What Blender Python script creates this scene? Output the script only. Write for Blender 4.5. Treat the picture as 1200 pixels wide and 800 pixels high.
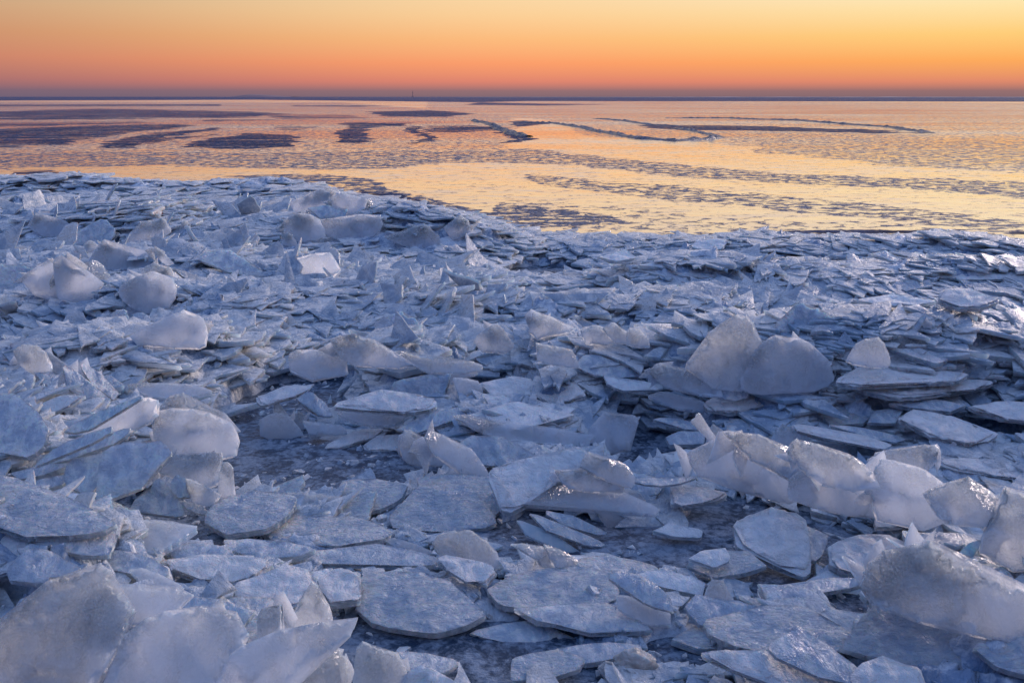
import bpy, math, random
import numpy as np
from mathutils import Vector, Matrix
from mathutils.geometry import delaunay_2d_cdt
for o in list(bpy.data.objects): bpy.data.objects.remove(o)
SC = bpy.context.scene
COL = SC.collection
R = math.radians
random.seed(7); rng = np.random.default_rng(7)
# ------------------------------------------------------------------ camera
CAMH = 2.0; FPX = 1167.0; PITCH = math.atan(286.5/1167.0)
cd = bpy.data.cameras.new('camera'); cam = bpy.data.objects.new('camera', cd); COL.objects.link(cam)
cd.lens = 35.0; cd.sensor_width = 36.0; cd.clip_start = 0.05; cd.clip_end = 60000
cam.location = (0, 0, CAMH); cam.rotation_euler = (R(90)-PITCH, 0, 0); SC.camera = cam
SC.view_settings.view_transform = 'Standard'; SC.view_settings.look = 'None'
SC.view_settings.exposure = 0.0; SC.view_settings.gamma = 1.0
SC.render.engine = 'CYCLES'
cy = SC.cycles; cy.use_denoising = True; cy.max_bounces = 8; cy.transmission_bounces = 6
cy.diffuse_bounces = 3; cy.glossy_bounces = 3; cy.transparent_max_bounces = 6
cy.sample_clamp_indirect = 4.0; cy.caustics_refractive = False; cy.caustics_reflective = False
# ------------------------------------------------------------------ dusk sky
GLOW_AZ = R(38)      # the sun has just set to the right of the picture
W = bpy.data.worlds.new('World'); SC.world = W; W.use_nodes = True
wn = W.node_tree; wn.nodes.clear(); N = wn.nodes.new; L = wn.links.new
def s2l(c): return tuple((x/255/12.92 if x/255 <= .04045 else ((x/255+.055)/1.055)**2.4) for x in c)
def wramp(stops):
    r = N('ShaderNodeValToRGB'); r.color_ramp.interpolation = 'EASE' if False else 'LINEAR'
    el = r.color_ramp.elements
    for i, (deg, c) in enumerate(stops):
        p = math.sqrt(max(deg, 0)/90.0)
        e = el[i] if i < 2 else el.new(p)
        e.position = p; e.color = (*c, 1)
    return r
def wmath(op, a, b=None, c=None, clamp=False):
    n = N('ShaderNodeMath'); n.operation = op; n.use_clamp = clamp
    for i, v in enumerate((a, b, c)):
        if v is None: continue
        if isinstance(v, (int, float)): n.inputs[i].default_value = v
        else: L(v, n.inputs[i])
    return n.outputs[0]
tc = N('ShaderNodeTexCoord'); sx = N('ShaderNodeSeparateXYZ'); L(tc.outputs['Generated'], sx.inputs[0])
zc = wmath('MAXIMUM', sx.outputs[2], 0.0); el_ = wmath('ARCSINE', zc); t_ = wmath('SQRT', wmath('DIVIDE', el_, math.pi/2))
ZEN = (0.32, 0.49, 0.92)
rA = wramp([(0, s2l((130,104,112))), (.30, s2l((150,112,112))), (.8, s2l((226,140,108))), (1.8, s2l((254,172,92))), (3.1, s2l((255,207,122))), (4.4, s2l((255,228,168))),
            (5.6, s2l((255,240,205))), (9, (1.0,.80,.52)), (15, (.80,.66,.50)), (25, (.62,.58,.64)), (45, (.38,.50,.88)), (90, ZEN)])
rB = wramp([(0, s2l((106,96,120))), (.35, s2l((122,100,118))), (.9, s2l((165,112,112))), (2.0, s2l((198,130,108))), (3.2, s2l((200,143,110))), (4.4, s2l((200,158,124))),
            (5.6, s2l((190,166,140))), (9, (.50,.42,.36)), (15, (.40,.38,.38)), (25, (.40,.43,.58)), (45, (.30,.44,.84)), (90, ZEN)])
rC = wramp([(0, (.04,.065,.16)), (3, (.055,.075,.19)), (8, (.10,.10,.22)), (16, (.09,.12,.28)), (30, (.08,.155,.40)), (50, (.16,.30,.68)), (90, ZEN)])
rM = wramp([(0, s2l((122,102,114))), (.32, s2l((148,112,116))), (.85, s2l((224,134,112))), (1.8, s2l((252,158,108))), (3.1, s2l((253,188,126))), (4.4, s2l((252,208,152))),
            (5.6, s2l((250,216,168))), (9, (.80,.64,.45)), (15, (.62,.55,.47)), (25, (.50,.50,.60)), (45, (.34,.47,.86)), (90, ZEN)])
for r_ in (rA, rM, rB, rC): L(t_, r_.inputs[0])
hx = wmath('MULTIPLY', sx.outputs[0], math.sin(GLOW_AZ)); hy = wmath('MULTIPLY', sx.outputs[1], math.cos(GLOW_AZ))
hl = wmath('SQRT', wmath('ADD', wmath('MULTIPLY', sx.outputs[0], sx.outputs[0]), wmath('MULTIPLY', sx.outputs[1], sx.outputs[1])))
ca = wmath('DIVIDE', wmath('ADD', hx, hy), wmath('MAXIMUM', hl, 1e-4))
ac = wmath('ARCCOSINE', ca)                               # angle away from the glow
def mr(v, a, b):
    n = N('ShaderNodeMapRange'); n.interpolation_type = 'SMOOTHSTEP'; L(v, n.inputs[0])
    n.inputs[1].default_value = a; n.inputs[2].default_value = b; return n.outputs[0]
m1 = N('ShaderNodeMixRGB'); L(mr(ac, R(8), R(42)), m1.inputs[0]); L(rA.outputs[0], m1.inputs[1]); L(rM.outputs[0], m1.inputs[2])
m0 = N('ShaderNodeMixRGB'); L(mr(ac, R(36), R(74)), m0.inputs[0]); L(m1.outputs[0], m0.inputs[1]); L(rB.outputs[0], m0.inputs[2])
m2 = N('ShaderNodeMixRGB'); L(mr(ac, R(70), R(140)), m2.inputs[0]); L(m0.outputs[0], m2.inputs[1]); L(rC.outputs[0], m2.inputs[2])
bg = N('ShaderNodeBackground'); L(m2.outputs[0], bg.inputs[0]); bg.inputs[1].default_value = 1.0
wo = N('ShaderNodeOutputWorld'); L(bg.outputs[0], wo.inputs[0])
W.cycles.sampling_method = 'AUTOMATIC'
sl = bpy.data.lights.new('afterglow', 'SUN'); sl.energy = 3.3; sl.angle = R(20); sl.color = (1, .80, .73)
so = bpy.data.objects.new('afterglow', sl); COL.objects.link(so)
sd = Vector((math.sin(R(48))*math.cos(R(13)), math.cos(R(48))*math.cos(R(13)), math.sin(R(13))))
so.rotation_euler = (-sd).to_track_quat('-Z', 'Y').to_euler()
# ------------------------------------------------------------------ numeric helpers
def _h(ix, iy, iz, s):
    with np.errstate(over='ignore'):
        h = (ix.astype(np.int64)*374761393 + iy.astype(np.int64)*668265263 + iz.astype(np.int64)*2147483647 + s*974634777) & 0xffffffff
        h = ((h ^ (h >> 13))*1274126177) & 0xffffffff
        h = ((h ^ (h >> 16))*2246822519) & 0xffffffff
        h = h ^ (h >> 15)
    return (h & 0xffffff)/float(0xffffff)
def noise(x, y, s=0):
    x = np.asarray(x, float); y = np.asarray(y, float)
    ix = np.floor(x); iy = np.floor(y); fx = x-ix; fy = y-iy
    u = fx*fx*fx*(fx*(fx*6-15)+10); v = fy*fy*fy*(fy*(fy*6-15)+10); z0 = np.zeros_like(ix)
    def g(dx, dy):
        a = _h(ix+dx, iy+dy, z0, s)*2*np.pi
        return np.cos(a)*(fx-dx)+np.sin(a)*(fy-dy)
    return 1.5*((g(0,0)*(1-u)+g(1,0)*u)*(1-v)+(g(0,1)*(1-u)+g(1,1)*u)*v)
def fbm(x, y, o=4, s=0, gain=.5):
    r = 0; a = 1
    for i in range(o):
        r = r + a*noise(x*2**i+i*17.3, y*2**i-i*9.7, s+i); a *= gain
    return r
def facets(x, y, cell, tilt, s=0, step=.0):
    """height of a field of tilted plates: nearest jittered cell gives the plane"""
    gx = x/cell; gy = y/cell; ix = np.floor(gx); iy = np.floor(gy); z0 = np.zeros_like(ix)
    best = np.full(x.shape, 1e9); out = np.zeros(x.shape)
    for dx in (-1, 0, 1):
        for dy in (-1, 0, 1):
            cx = ix+dx; cy_ = iy+dy
            px = cx+_h(cx, cy_, z0, s+1); py = cy_+_h(cx, cy_, z0, s+2)
            d = (gx-px)**2+(gy-py)**2
            ax = (_h(cx, cy_, z0, s+3)-.5)*2*tilt; ay = (_h(cx, cy_, z0, s+4)-.5)*2*tilt; hz = (_h(cx, cy_, z0, s+5)-.5)*step
            m = d < best
            out = np.where(m, (gx-px)*cell*ax+(gy-py)*cell*ay+hz, out); best = np.where(m, d, best)
    return out
CP, SP = math.cos(PITCH), math.sin(PITCH)
def ray(u, v):
    a = (u-600)/FPX; b = (400-v)/FPX
    return np.array([a, CP+b*SP, -SP+b*CP])
def ground(u, v, z=0.0):
    d = ray(u, v); t = (z-CAMH)/d[2]; return d[0]*t, d[1]*t
def project(x, y, z):
    dz = z-CAMH; f = y*CP-dz*SP; up = y*SP+dz*CP
    return 600+FPX*x/f, 400-FPX*up/f, f
def inpoly(px, py, poly):
    r = np.zeros(px.shape, bool); n = len(poly); j = n-1
    for i in range(n):
        xi, yi = poly[i]; xj, yj = poly[j]
        c = ((yi > py) != (yj > py)) & (px < (xj-xi)*(py-yi)/((yj-yi) or 1e-12)+xi)
        r ^= c; j = i
    return r
def mesh_obj(name, V, F, mats, parent=None, fm=None, smooth=None):
    """V (n,3), F: list of arrays of faces (all tri or all quad arrays)"""
    me = bpy.data.meshes.new(name); V = np.asarray(V, np.float32)
    F = [np.asarray(f, np.int32) for f in F if len(f)]
    lt = np.concatenate([np.full(len(f), f.shape[1], np.int32) for f in F])
    li = np.concatenate([f.ravel() for f in F]); ls = np.concatenate([[0], np.cumsum(lt)[:-1]]).astype(np.int32)
    me.vertices.add(len(V)); me.vertices.foreach_set('co', V.ravel())
    me.loops.add(len(li)); me.loops.foreach_set('vertex_index', li)
    me.polygons.add(len(lt)); me.polygons.foreach_set('loop_start', ls); me.polygons.foreach_set('loop_total', lt)
    for m in mats: me.materials.append(m)
    if fm is not None: me.polygons.foreach_set('material_index', np.asarray(fm, np.int32))
    me.polygons.foreach_set('use_smooth', np.ones(len(lt), bool) if smooth is None else np.asarray(smooth, bool))
    me.update(calc_edges=True); me.validate()
    o = bpy.data.objects.new(name, me); COL.objects.link(o)
    if parent: o.parent = parent
    return o
def tag(o, label=None, cat=None, group=None, kind=None):
    if label: o['label'] = label
    if cat: o['category'] = cat
    if group: o['group'] = group
    if kind: o['kind'] = kind
    return o
# ------------------------------------------------------------------ materials
class NT:
    def __init__(s, name):
        s.m = bpy.data.materials.new(name); s.m.use_nodes = True; s.t = s.m.node_tree; s.t.nodes.clear()
        s.out = s.n('ShaderNodeOutputMaterial'); s.tc = s.n('ShaderNodeTexCoord')
    def n(s, k, **kw):
        x = s.t.nodes.new(k)
        for a, b in kw.items(): setattr(x, a, b)
        return x
    def l(s, a, b): s.t.links.new(a, b)
    def put(s, sock, v):
        if hasattr(v, 'is_linked') or hasattr(v, 'links'): s.l(v, sock)
        elif isinstance(v, tuple): sock.default_value = (*v, 1) if len(v) == 3 and sock.type == 'RGBA' else v
        else: sock.default_value = v
    def noise(s, scale, det=4, rough=.55, dist=0, vec=None, sc=None):
        x = s.n('ShaderNodeTexNoise'); x.inputs['Scale'].default_value = scale; x.inputs['Detail'].default_value = det
        x.inputs['Roughness'].default_value = rough; x.inputs['Distortion'].default_value = dist
        v = vec or s.tc.outputs['Object']
        if sc:
            mp = s.n('ShaderNodeMapping'); mp.inputs['Scale'].default_value = sc; s.l(v, mp.inputs[0]); v = mp.outputs[0]
        s.l(v, x.inputs['Vector']); return x.outputs['Fac']
    def math(s, op, a, b=None, clamp=False):
        x = s.n('ShaderNodeMath', operation=op, use_clamp=clamp); s.put(x.inputs[0], a)
        if b is not None: s.put(x.inputs[1], b)
        return x.outputs[0]
    def rng(s, v, a, b, c=0., d=1., smooth=False):
        x = s.n('ShaderNodeMapRange'); x.interpolation_type = 'SMOOTHSTEP' if smooth else 'LINEAR'
        s.put(x.inputs[0], v)
        for i, q in enumerate((a, b, c, d)): s.put(x.inputs[i+1], q)
        return x.outputs[0]
    def mix(s, f, a, b):
        x = s.n('ShaderNodeMixRGB'); s.put(x.inputs[0], f); s.put(x.inputs[1], a); s.put(x.inputs[2], b); return x.outputs[0]
    def bump(s, h, st, dist, nrm=None):
        x = s.n('ShaderNodeBump'); s.put(x.inputs['Strength'], st); s.put(x.inputs['Distance'], dist); s.l(h, x.inputs['Height'])
        if nrm: s.l(nrm, x.inputs['Normal'])
        return x.outputs[0]
    def pri(s, col, rough, nrm=None, **kw):
        x = s.n('ShaderNodeBsdfPrincipled'); s.put(x.inputs['Base Color'], col); s.put(x.inputs['Roughness'], rough)
        if nrm: s.l(nrm, x.inputs['Normal'])
        for k, v in kw.items(): s.put(x.inputs[k.replace('_', ' ')], v)
        return x.outputs[0]
    def mixs(s, f, a, b):
        x = s.n('ShaderNodeMixShader'); s.put(x.inputs[0], f); s.l(a, x.inputs[1]); s.l(b, x.inputs[2]); return x.outputs[0]
    def end(s, sh): s.l(sh, s.out.inputs[0]); return s.m
def ice_mat(name, ca, cb, clear, transl, bumpd, rough, ripple=False, lo=.41, hi=.56, up=.0, sss=.7, tint=(.90, .94, .97)):
    """ca..cb bare-to-frosted colours; clear = how much is see-through; transl = how milky; up = outer margin of the plate clearer"""
    s = NT(name)
    geo = s.n('ShaderNodeNewGeometry'); oi = s.n('ShaderNodeObjectInfo')
    rnd = s.math('FRACT', s.math('ADD', geo.outputs['Random Per Island'], oi.outputs['Random']))
    big = s.noise(2.7, 5, .62, 1.2); mid = s.noise(13, 7, .66, .8); fine = s.noise(70, 4, .6)
    h = s.math('ADD', mid, s.math('MULTIPLY', fine, .22)); tone = s.math('ADD', s.math('MULTIPLY', big, .62), s.math('ADD', s.math('MULTIPLY', mid, .30), s.math('MULTIPLY', fine, .08)))
    if ripple:
        rp = s.noise(16, 4, .6, 1.8, sc=(.8, 1.9, 1)); h = s.math('ADD', h, s.math('MULTIPLY', rp, 1.3))
        tone = s.math('ADD', s.math('MULTIPLY', tone, .8), s.math('MULTIPLY', rp, .2))
    hm = s.rng(big, .42, .57, .30 if clear > .1 else .85, 1.15); nb = s.bump(h, hm, bumpd)
    f = s.rng(tone, lo, hi, 0, 1, True)
    col = s.mix(f, ca, cb)
    col = s.mix(s.rng(rnd, .35, 1, 0., .40), col, ca)
    vo = s.n('ShaderNodeTexVoronoi', feature='DISTANCE_TO_EDGE'); vo.inputs['Scale'].default_value = 3.4; wv = s.n('ShaderNodeVectorMath', operation='ADD'); nz = s.n('ShaderNodeTexNoise'); nz.inputs['Scale'].default_value = 5; nz.inputs['Detail'].default_value = 4
    sc_ = s.n('ShaderNodeVectorMath', operation='SCALE'); sc_.inputs['Scale'].default_value = .35; s.l(s.tc.outputs['Object'], nz.inputs['Vector']); s.l(nz.outputs['Color'], sc_.inputs[0]); s.l(s.tc.outputs['Object'], wv.inputs[0]); s.l(sc_.outputs[0], wv.inputs[1]); s.l(wv.outputs[0], vo.inputs['Vector'])
    crk = s.math('MULTIPLY', s.rng(vo.outputs['Distance'], 0, .022, .8, 0), s.rng(big, .46, .54))
    col = s.mix(crk, col, (.94, .96, .98))
    fr = s.pri(col, s.rng(f, 0, 1, .13, rough), nb, IOR=1.4, Subsurface_Weight=sss, Subsurface_Scale=.035)
    fr.node.inputs['Subsurface Radius'].default_value = (.45, .8, 1.0)
    if transl > 0:
        tr = s.n('ShaderNodeBsdfTranslucent'); s.put(tr.inputs[0], s.mix(.75, col, tint)); s.l(nb, tr.inputs['Normal'])
        fr = s.mixs(transl, fr, tr.outputs[0])
    if clear > 0:
        h2 = s.math('ADD', h, s.math('MULTIPLY', s.noise(34, 4, .6, 1.0), 1.0)); nb2 = s.bump(h2, hm, bumpd*1.1)
        tp = s.n('ShaderNodeBsdfTransparent'); s.put(tp.inputs[0], s.mix(mid, (.80, .87, .92), (.93, .96, .98)))
        gs = s.n('ShaderNodeBsdfGlossy'); s.put(gs.inputs['Roughness'], .10); s.put(gs.inputs[0], (.97, .98, 1.0)); s.l(nb2, gs.inputs['Normal'])
        rf = s.n('ShaderNodeBsdfRefraction'); s.put(rf.inputs[0], (.92, .96, .98)); s.put(rf.inputs['Roughness'], .05); s.put(rf.inputs['IOR'], 1.31); s.l(nb2, rf.inputs['Normal'])
        tpo = s.mixs(.55, tp.outputs[0], rf.outputs[0])
        fn = s.n('ShaderNodeFresnel'); fn.inputs[0].default_value = 1.6; s.l(nb2, fn.inputs['Normal'])
        gl = s.mixs(s.math('ADD', fn.outputs[0], .03, clamp=True), tpo, gs.outputs[0])
        pit = s.rng(s.noise(15, 5, .62, 1.8), .54, .62)
        v = s.math('ADD', s.math('MULTIPLY', big, .6), s.math('MULTIPLY', mid, .4))
        if up:
            sp = s.n('ShaderNodeSeparateXYZ'); s.l(s.tc.outputs['Generated'], sp.inputs[0]); v = s.math('ADD', v, s.math('MULTIPLY', s.math('SUBTRACT', sp.outputs[1], .5), up))
        c0 = .5+.30*(.5-clear)
        fr = s.mixs(s.math('MULTIPLY', s.math('MULTIPLY', s.rng(v, c0-.09, c0+.09, 0, .72), s.math('SUBTRACT', 1.0, crk)), s.math('SUBTRACT', 1.0, s.math('MULTIPLY', pit, .5))), fr, gl)
    return s.end(fr)
M = {}
M['frost'] = ice_mat('frosted_ice', (.42, .52, .65), (.92, .94, .96), .03, .14, .046, .42)
M['ripple'] = ice_mat('rippled_frosted_ice', (.46, .56, .69), (.92, .94, .96), .05, .14, .048, .38, True)
M['snow'] = ice_mat('hoar_frost_crust', (.62, .70, .79), (.93, .95, .97), 0, .10, .034, .6, lo=.36, hi=.54, sss=.4)
M['cloudy'] = ice_mat('milky_ice', (.80, .87, .94), (.96, .97, .99), .20, .76, .026, .30, up=.26, tint=(.93, .95, 1.0), sss=.2)
M['clear'] = ice_mat('clear_bubbly_ice', (.78, .85, .93), (.96, .97, .99), .52, .80, .042, .22, up=.46, tint=(.93, .95, .99), sss=.2)
M['edge'] = ice_mat('broken_ice_edge', (.46, .60, .72), (.90, .94, .97), .12, .55, .012, .26)
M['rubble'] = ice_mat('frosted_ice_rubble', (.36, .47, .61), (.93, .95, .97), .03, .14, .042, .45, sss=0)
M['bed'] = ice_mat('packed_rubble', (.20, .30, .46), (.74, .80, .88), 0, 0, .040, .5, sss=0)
M['brown'] = ice_mat('stained_ice', (.42, .37, .33), (.74, .70, .68), 0, .25, .020, .35)
# ------------------------------------------------------------------ the slabs one can point at
# S(label, material, inclination of the face, direction the face looks (0 = shorewards, 90 = right), thickness, outline seen from the shore)
H = []
def S(label, k, inc, az, th, pts, short=None, dz=0.0):
    P = [tuple(float(q) for q in p.split(',')) for p in pts.split()]
    H.append(dict(label=label, k=k, inc=inc, az=az, th=min(th*.72, .032), P=P, short=short, dz=dz))
# foreground left heap
S('largest clear pitted slab in the bottom left corner', 'clear', 42, -8, .05, '-40,765 0,735 30,705 49,681 95,671 125,664 129,686 150,720 142,745 104,800 90,840 -60,840', 'clear slab in the bottom left corner', .12)
S('smoky trapezoid slab between the corner slab and the lit slab', 'cloudy', 40, 0, .03, '124,688 226,694 196,718 176,728 140,728', 'smoky trapezoid slab', .12)
S('broad milky slab with arched top at the bottom, left of the dagger slab', 'cloudy', 42, 4, .05, '145,755 180,725 200,717 245,715 275,720 288,735 266,775 240,840 110,840', 'arched milky slab', .14)
S('long milky slab ending in a dagger point towards the right', 'cloudy', 48, 12, .03, '265,775 300,747 345,737 387,731 420,728 396,748 345,786 325,802 300,840 245,840', 'dagger slab', .16)
S('tall glassy peak like a spearhead behind the dagger slab', 'clear', 72, 0, .035, '366,681 375,700 383,711 389,730 388,748 340,752 345,720 354,700', 'spearhead peak', .08)
S('small upright glassy block left of the spearhead peak', 'clear', 70, -18, .03, '309,712 326,709 330,742 326,752 302,755 304,728', 'glassy block', .1)
S('glassy slab tucked beneath the dagger point', 'clear', 60, 25, .04, '388,750 400,762 409,778 404,840 325,840 327,802 362,772', None, .05)
S('bright warm lit flat slab behind the arched milky slab', 'frost', 20, 5, .03, '196,718 224,700 256,704 297,718 286,732 240,726', 'warm lit slab', .05)
S('tiny clear shark fin standing on the warm lit slab', 'clear', 60, 15, .012, '260,700 264,717 244,717 252,708', None, .1)
S('pale angular slab with notched corner above the bottom left slab', 'frost', 28, 10, .04, '11,663 24,655 28,645 45,643 70,651 94,669 70,676 47,682 11,678', 'notched pale slab', .02)
S('small slab end poking out above the notched pale slab', 'frost', 22, 5, .04, '20,642 34,634 58,637 63,650 30,652')
S('large frosted slab with stepped edge at left border, topmost tier', 'ripple', 14, 0, .05, '-60,592 -50,560 0,558 27,564 28,570 46,577 80,588 112,600 116,609 137,615 104,625 60,623 40,628 0,612', 'stepped top tier slab')
S('snowy slab just below the stepped top tier slab', 'frost', 16, 5, .05, '38,623 137,617 105,628 132,634 128,647 100,648 60,642 33,633')
S('wide frosted slab cut by left border below the top tier', 'frost', 22, -5, .06, '-60,612 0,608 38,617 40,622 24,640 26,650 10,672 -60,692')
S('wet edged slab pointing at the lens shaped slab', 'frost', 16, 0, .035, '104,648 130,645 160,649 176,656 197,668 196,674 160,671 125,664 104,657', 'wet edged slab')
S('smooth lens shaped slab near the clear corner slab peak', 'cloudy', 22, 12, .03, '152,667 165,665 185,672 215,690 196,691 173,686', 'lens shaped slab')
S('small rough slab beside the slush channel at left', 'frost', 14, 8, .03, '130,625 150,630 167,637 172,650 150,650 131,642')
S('flat slab with square left end behind the thick pentagon slab', 'frost', 14, 0, .035, '197,635 230,637 265,642 274,652 236,656 207,656')
S('thick flat pentagon slab with bright frost beside the channel', 'frost', 13, 0, .06, '187,657 207,654 265,651 320,658 312,668 300,677 275,683 245,678 205,668', 'thick pentagon slab')
S('wide frosted slab with straight left edge, left of the square-ended one', 'ripple', 16, -4, .05, '241,611 254,585 288,575 330,575 346,580 338,600 312,618 268,626', 'wide straight-edged slab')
S('pale rippled slab with square left end, centre left foreground', 'ripple', 14, 0, .04, '315,604 375,603 430,608 457,622 447,632 385,639 357,637 315,630 321,612', 'square-ended pale slab')
S('shadowed slab under the square-ended pale slab', 'frost', 14, -6, .05, '262,630 315,632 360,640 369,643 358,649 300,650 268,642')
S('long low slab with dark hollow beneath, below the square-ended one', 'frost', 10, 4, .035, '331,652 387,645 410,646 440,637 480,645 512,655 510,661 440,657 382,656 332,657', 'long low slab')
S('narrow tongue of ice beside the notched glassy plate', 'cloudy', 16, 14, .02, '450,632 462,631 507,644 505,648 475,646')
S('notched glassy plate leaning up at centre foreground', 'clear', 50, 6, .035, '517,624 550,620 565,632 582,647 585,665 550,664 518,650 509,635', 'notched glassy plate')
S('flat slab in front of the notched glassy plate', 'frost', 15, 8, .03, '512,654 525,651 556,660 582,672 570,686 545,679 525,667')
S('large domed milky slab with frayed lower rim, bottom centre', 'ripple', 17, 0, .05, '422,675 440,670 495,669 530,685 570,720 550,732 515,742 475,738 430,724 420,710 419,695', 'domed milky slab')
S('rough slab butted against left side of the domed milky slab', 'frost', 15, 0, .04, '372,680 395,669 422,670 421,702 387,707 377,692')
S('frosted slab behind the spearhead peak', 'frost', 15, -6, .04, '270,690 300,675 330,665 360,666 372,682 355,705 340,713 320,702 290,702')
S('scaly slab at the rear left of the big centre trapezoid', 'ripple', 15, -3, .035, '392,579 402,562 442,559 478,568 470,582 445,596 428,597')
S('big flat trapezoid slab at the centre with clean straight sides', 'ripple', 17, 0, .05, '456,609 490,570 548,567 581,614 560,619 521,621 460,617', 'big centre trapezoid')
S('flat slab lying half under the back of the big centre trapezoid', 'ripple', 14, 3, .035, '488,561 580,558 597,580 576,603 556,590 540,574 492,574')
S('crumbly clear chunk right of the dagger slab at the bottom', 'clear', 48, 6, .05, '418,762 425,751 447,759 470,770 476,790 470,812 415,812', 'crumbly clear chunk', .04)
S('small bright frosty hump at the bottom edge beside the crumbly chunk', 'snow', 40, 8, .05, '474,792 486,786 497,779 512,790 533,800 540,820 470,820', None, .04)
S('flat slab half sunk in slush behind the crumbly clear chunk', 'frost', 12, 2, .03, '467,764 500,764 537,774 520,787 478,787')
S('small knobby clear shard between the glassy block and spearhead peak', 'clear', 62, -6, .02, '328,742 330,724 336,718 342,728 344,744', None, .05)
# centre pile
S('large snow covered slab on top of the centre pile', 'snow', 22, -8, .05, '571,554 589,543 634,532 679,525 693,537 679,546 654,553 640,574 598,598 585,595 598,580 578,566', 'snow covered centre slab', .08)
S('warm glinting slab leaning on the snow covered centre slab', 'clear', 44, 14, .025, '686,530 700,535 740,552 744,566 712,562 680,545', 'warm glinting slab', .1)
S('curved glassy slab in front of the warm glinting slab', 'clear', 46, 10, .025, '652,549 675,555 725,565 733,573 700,573 672,571 657,560', None, .08)
S('long grey slab overhanging the dark hollow of the centre pile', 'cloudy', 32, 10, .05, '640,568 700,573 735,580 772,597 768,602 728,597 687,587 650,585 615,591', 'overhanging grey slab', .04)
S('thin pale sliver pointing right from the centre pile', 'frost', 9, 4, .018, '742,561 780,557 817,557 800,563 775,567 748,565', None, .06)
S('flat four sided snowy slab beside the slush, right of centre pile', 'snow', 14, 2, .04, '787,566 852,580 832,591 786,591', 'four sided snowy slab')
S('scalloped milky plate standing behind the dark pool at centre', 'cloudy', 52, -6, .03, '692,499 710,484 745,487 748,495 736,510 738,526 700,528 690,512', 'scalloped milky plate')
S('topmost of the dark leaning plates below the centre pile', 'frost', 30, 30, .02, '640,598 672,605 711,623 702,626 660,613', None, .03)
S('middle one of the dark leaning plates below the centre pile', 'frost', 30, 30, .02, '622,601 660,615 709,638 692,639 640,619', None, .02)
S('lowest of the dark leaning plates below the centre pile', 'edge', 32, 28, .02, '606,609 640,620 680,646 660,645 618,624')
S('grey glass plate lying askew left of the folded glass fin', 'clear', 36, 20, .02, '600,636 636,640 652,664 622,653')
S('small folded grey glass fin in the slush below the leaning plates', 'clear', 48, 32, .02, '637,638 655,645 678,661 655,666')
S('flat snowy slab behind the overlapping pair at right of centre', 'snow', 12, 3, .03, '765,620 787,609 822,617 822,625 790,626')
S('lower slab of the overlapping pair right of centre', 'ripple', 11, 3, .03, '806,660 815,650 850,643 872,645 898,663 866,671 838,676', 'overlapping pair')
S('upper slab of the overlapping pair right of centre', 'snow', 11, 0, .02, '807,657 825,646 850,645 856,656 840,664', None, .05)
# centre front
S('very large flat rippled slab at the bottom centre', 'ripple', 14, 0, .045, '572,690 600,674 650,664 690,662 708,666 722,685 725,700 690,709 640,711 600,709 580,702', 'large rippled centre slab')
S('pale tilted plate crossing the right end of the rippled centre slab', 'frost', 34, 16, .025, '714,677 720,671 750,675 785,702 787,718 750,702', 'pale crossing plate', .05)
S('milky plate directly under the pale crossing plate', 'cloudy', 30, 12, .03, '725,697 752,703 786,720 785,731 762,731 725,713')
S('arched snowy slab behind the pale crossing plate', 'snow', 17, 8, .035, '737,671 775,667 807,672 825,685 822,695 795,690 765,680')
S('broad flat slab tucked under the front of the rippled centre slab', 'frost', 12, 4, .035, '602,713 650,711 712,707 737,718 762,738 687,739 637,727')
S('slab with curled left edge near the domed milky slab', 'frost', 14, 2, .035, '551,741 600,727 634,727 640,739 682,751 640,752 590,749', 'curled edge slab')
S('flat slab just behind the brownish ice lump', 'frost', 12, 0, .035, '650,758 682,755 750,754 752,762 717,772 682,775')
S('slab half sunk in slush at the bottom, left of the brownish lump', 'ripple', 13, -5, .03, '600,772 650,761 682,770 680,782 640,794 600,797')
S('small glassy chip touching the brownish ice lump', 'clear', 45, -10, .02, '700,782 710,774 724,776 728,800 712,797')
# right front
S('heavy snowy slab with blunt tip in the right foreground', 'snow', 20, -6, .055, '861,616 880,605 910,600 932,606 943,612 948,640 951,668 940,673 900,652 865,640', 'blunt tipped snowy slab')
S('narrow upright wedge against the blunt tipped snowy slab', 'frost', 24, 14, .04, '945,616 970,627 966,642 957,657 949,657')
S('long thin plank of ice spanning to the big pitted peak', 'frost', 11, -3, .03, '888,690 950,682 1010,678 1012,685 962,693 890,701', 'long ice plank')
S('crusty lumpy slab between the plank and the upright wall', 'snow', 14, 0, .04, '970,640 1000,630 1042,627 1066,638 1045,655 1018,673 988,668 972,660')
S('smooth slab end behind the big pitted peak', 'frost', 13, 4, .04, '1095,643 1112,641 1135,652 1185,660 1190,666 1125,663 1100,654', 'smooth slab end')
S('small white fin standing on the smooth slab end', 'frost', 50, -22, .015, '1125,647 1142,635 1150,635 1141,652', None, .05)
S('big pitted clear slab with twin peaks in the right foreground', 'clear', 48, 6, .05, '1012,679 1022,665 1045,648 1071,635 1083,641 1094,633 1098,648 1130,668 1175,690 1250,715 1250,745 1175,748 1120,724 1026,708', 'twin peaked clear slab', .06)
S('very large rippled slab sloping below the twin peaked clear slab', 'ripple', 30, 0, .05, '1000,739 1027,707 1100,705 1140,717 1170,742 1162,779 1115,780 1050,774 985,758', 'large sloping rippled slab')
S('frosted slab cut off by the right border near the bottom', 'ripple', 26, -10, .04, '1142,757 1165,748 1200,740 1260,735 1260,800 1195,788 1165,778', None, .05)
S('pale slab cut by the bottom edge under the sloping rippled slab', 'frost', 22, 6, .03, '1000,784 1022,772 1050,775 1080,783 1090,830 1020,830', None, .03)
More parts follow.
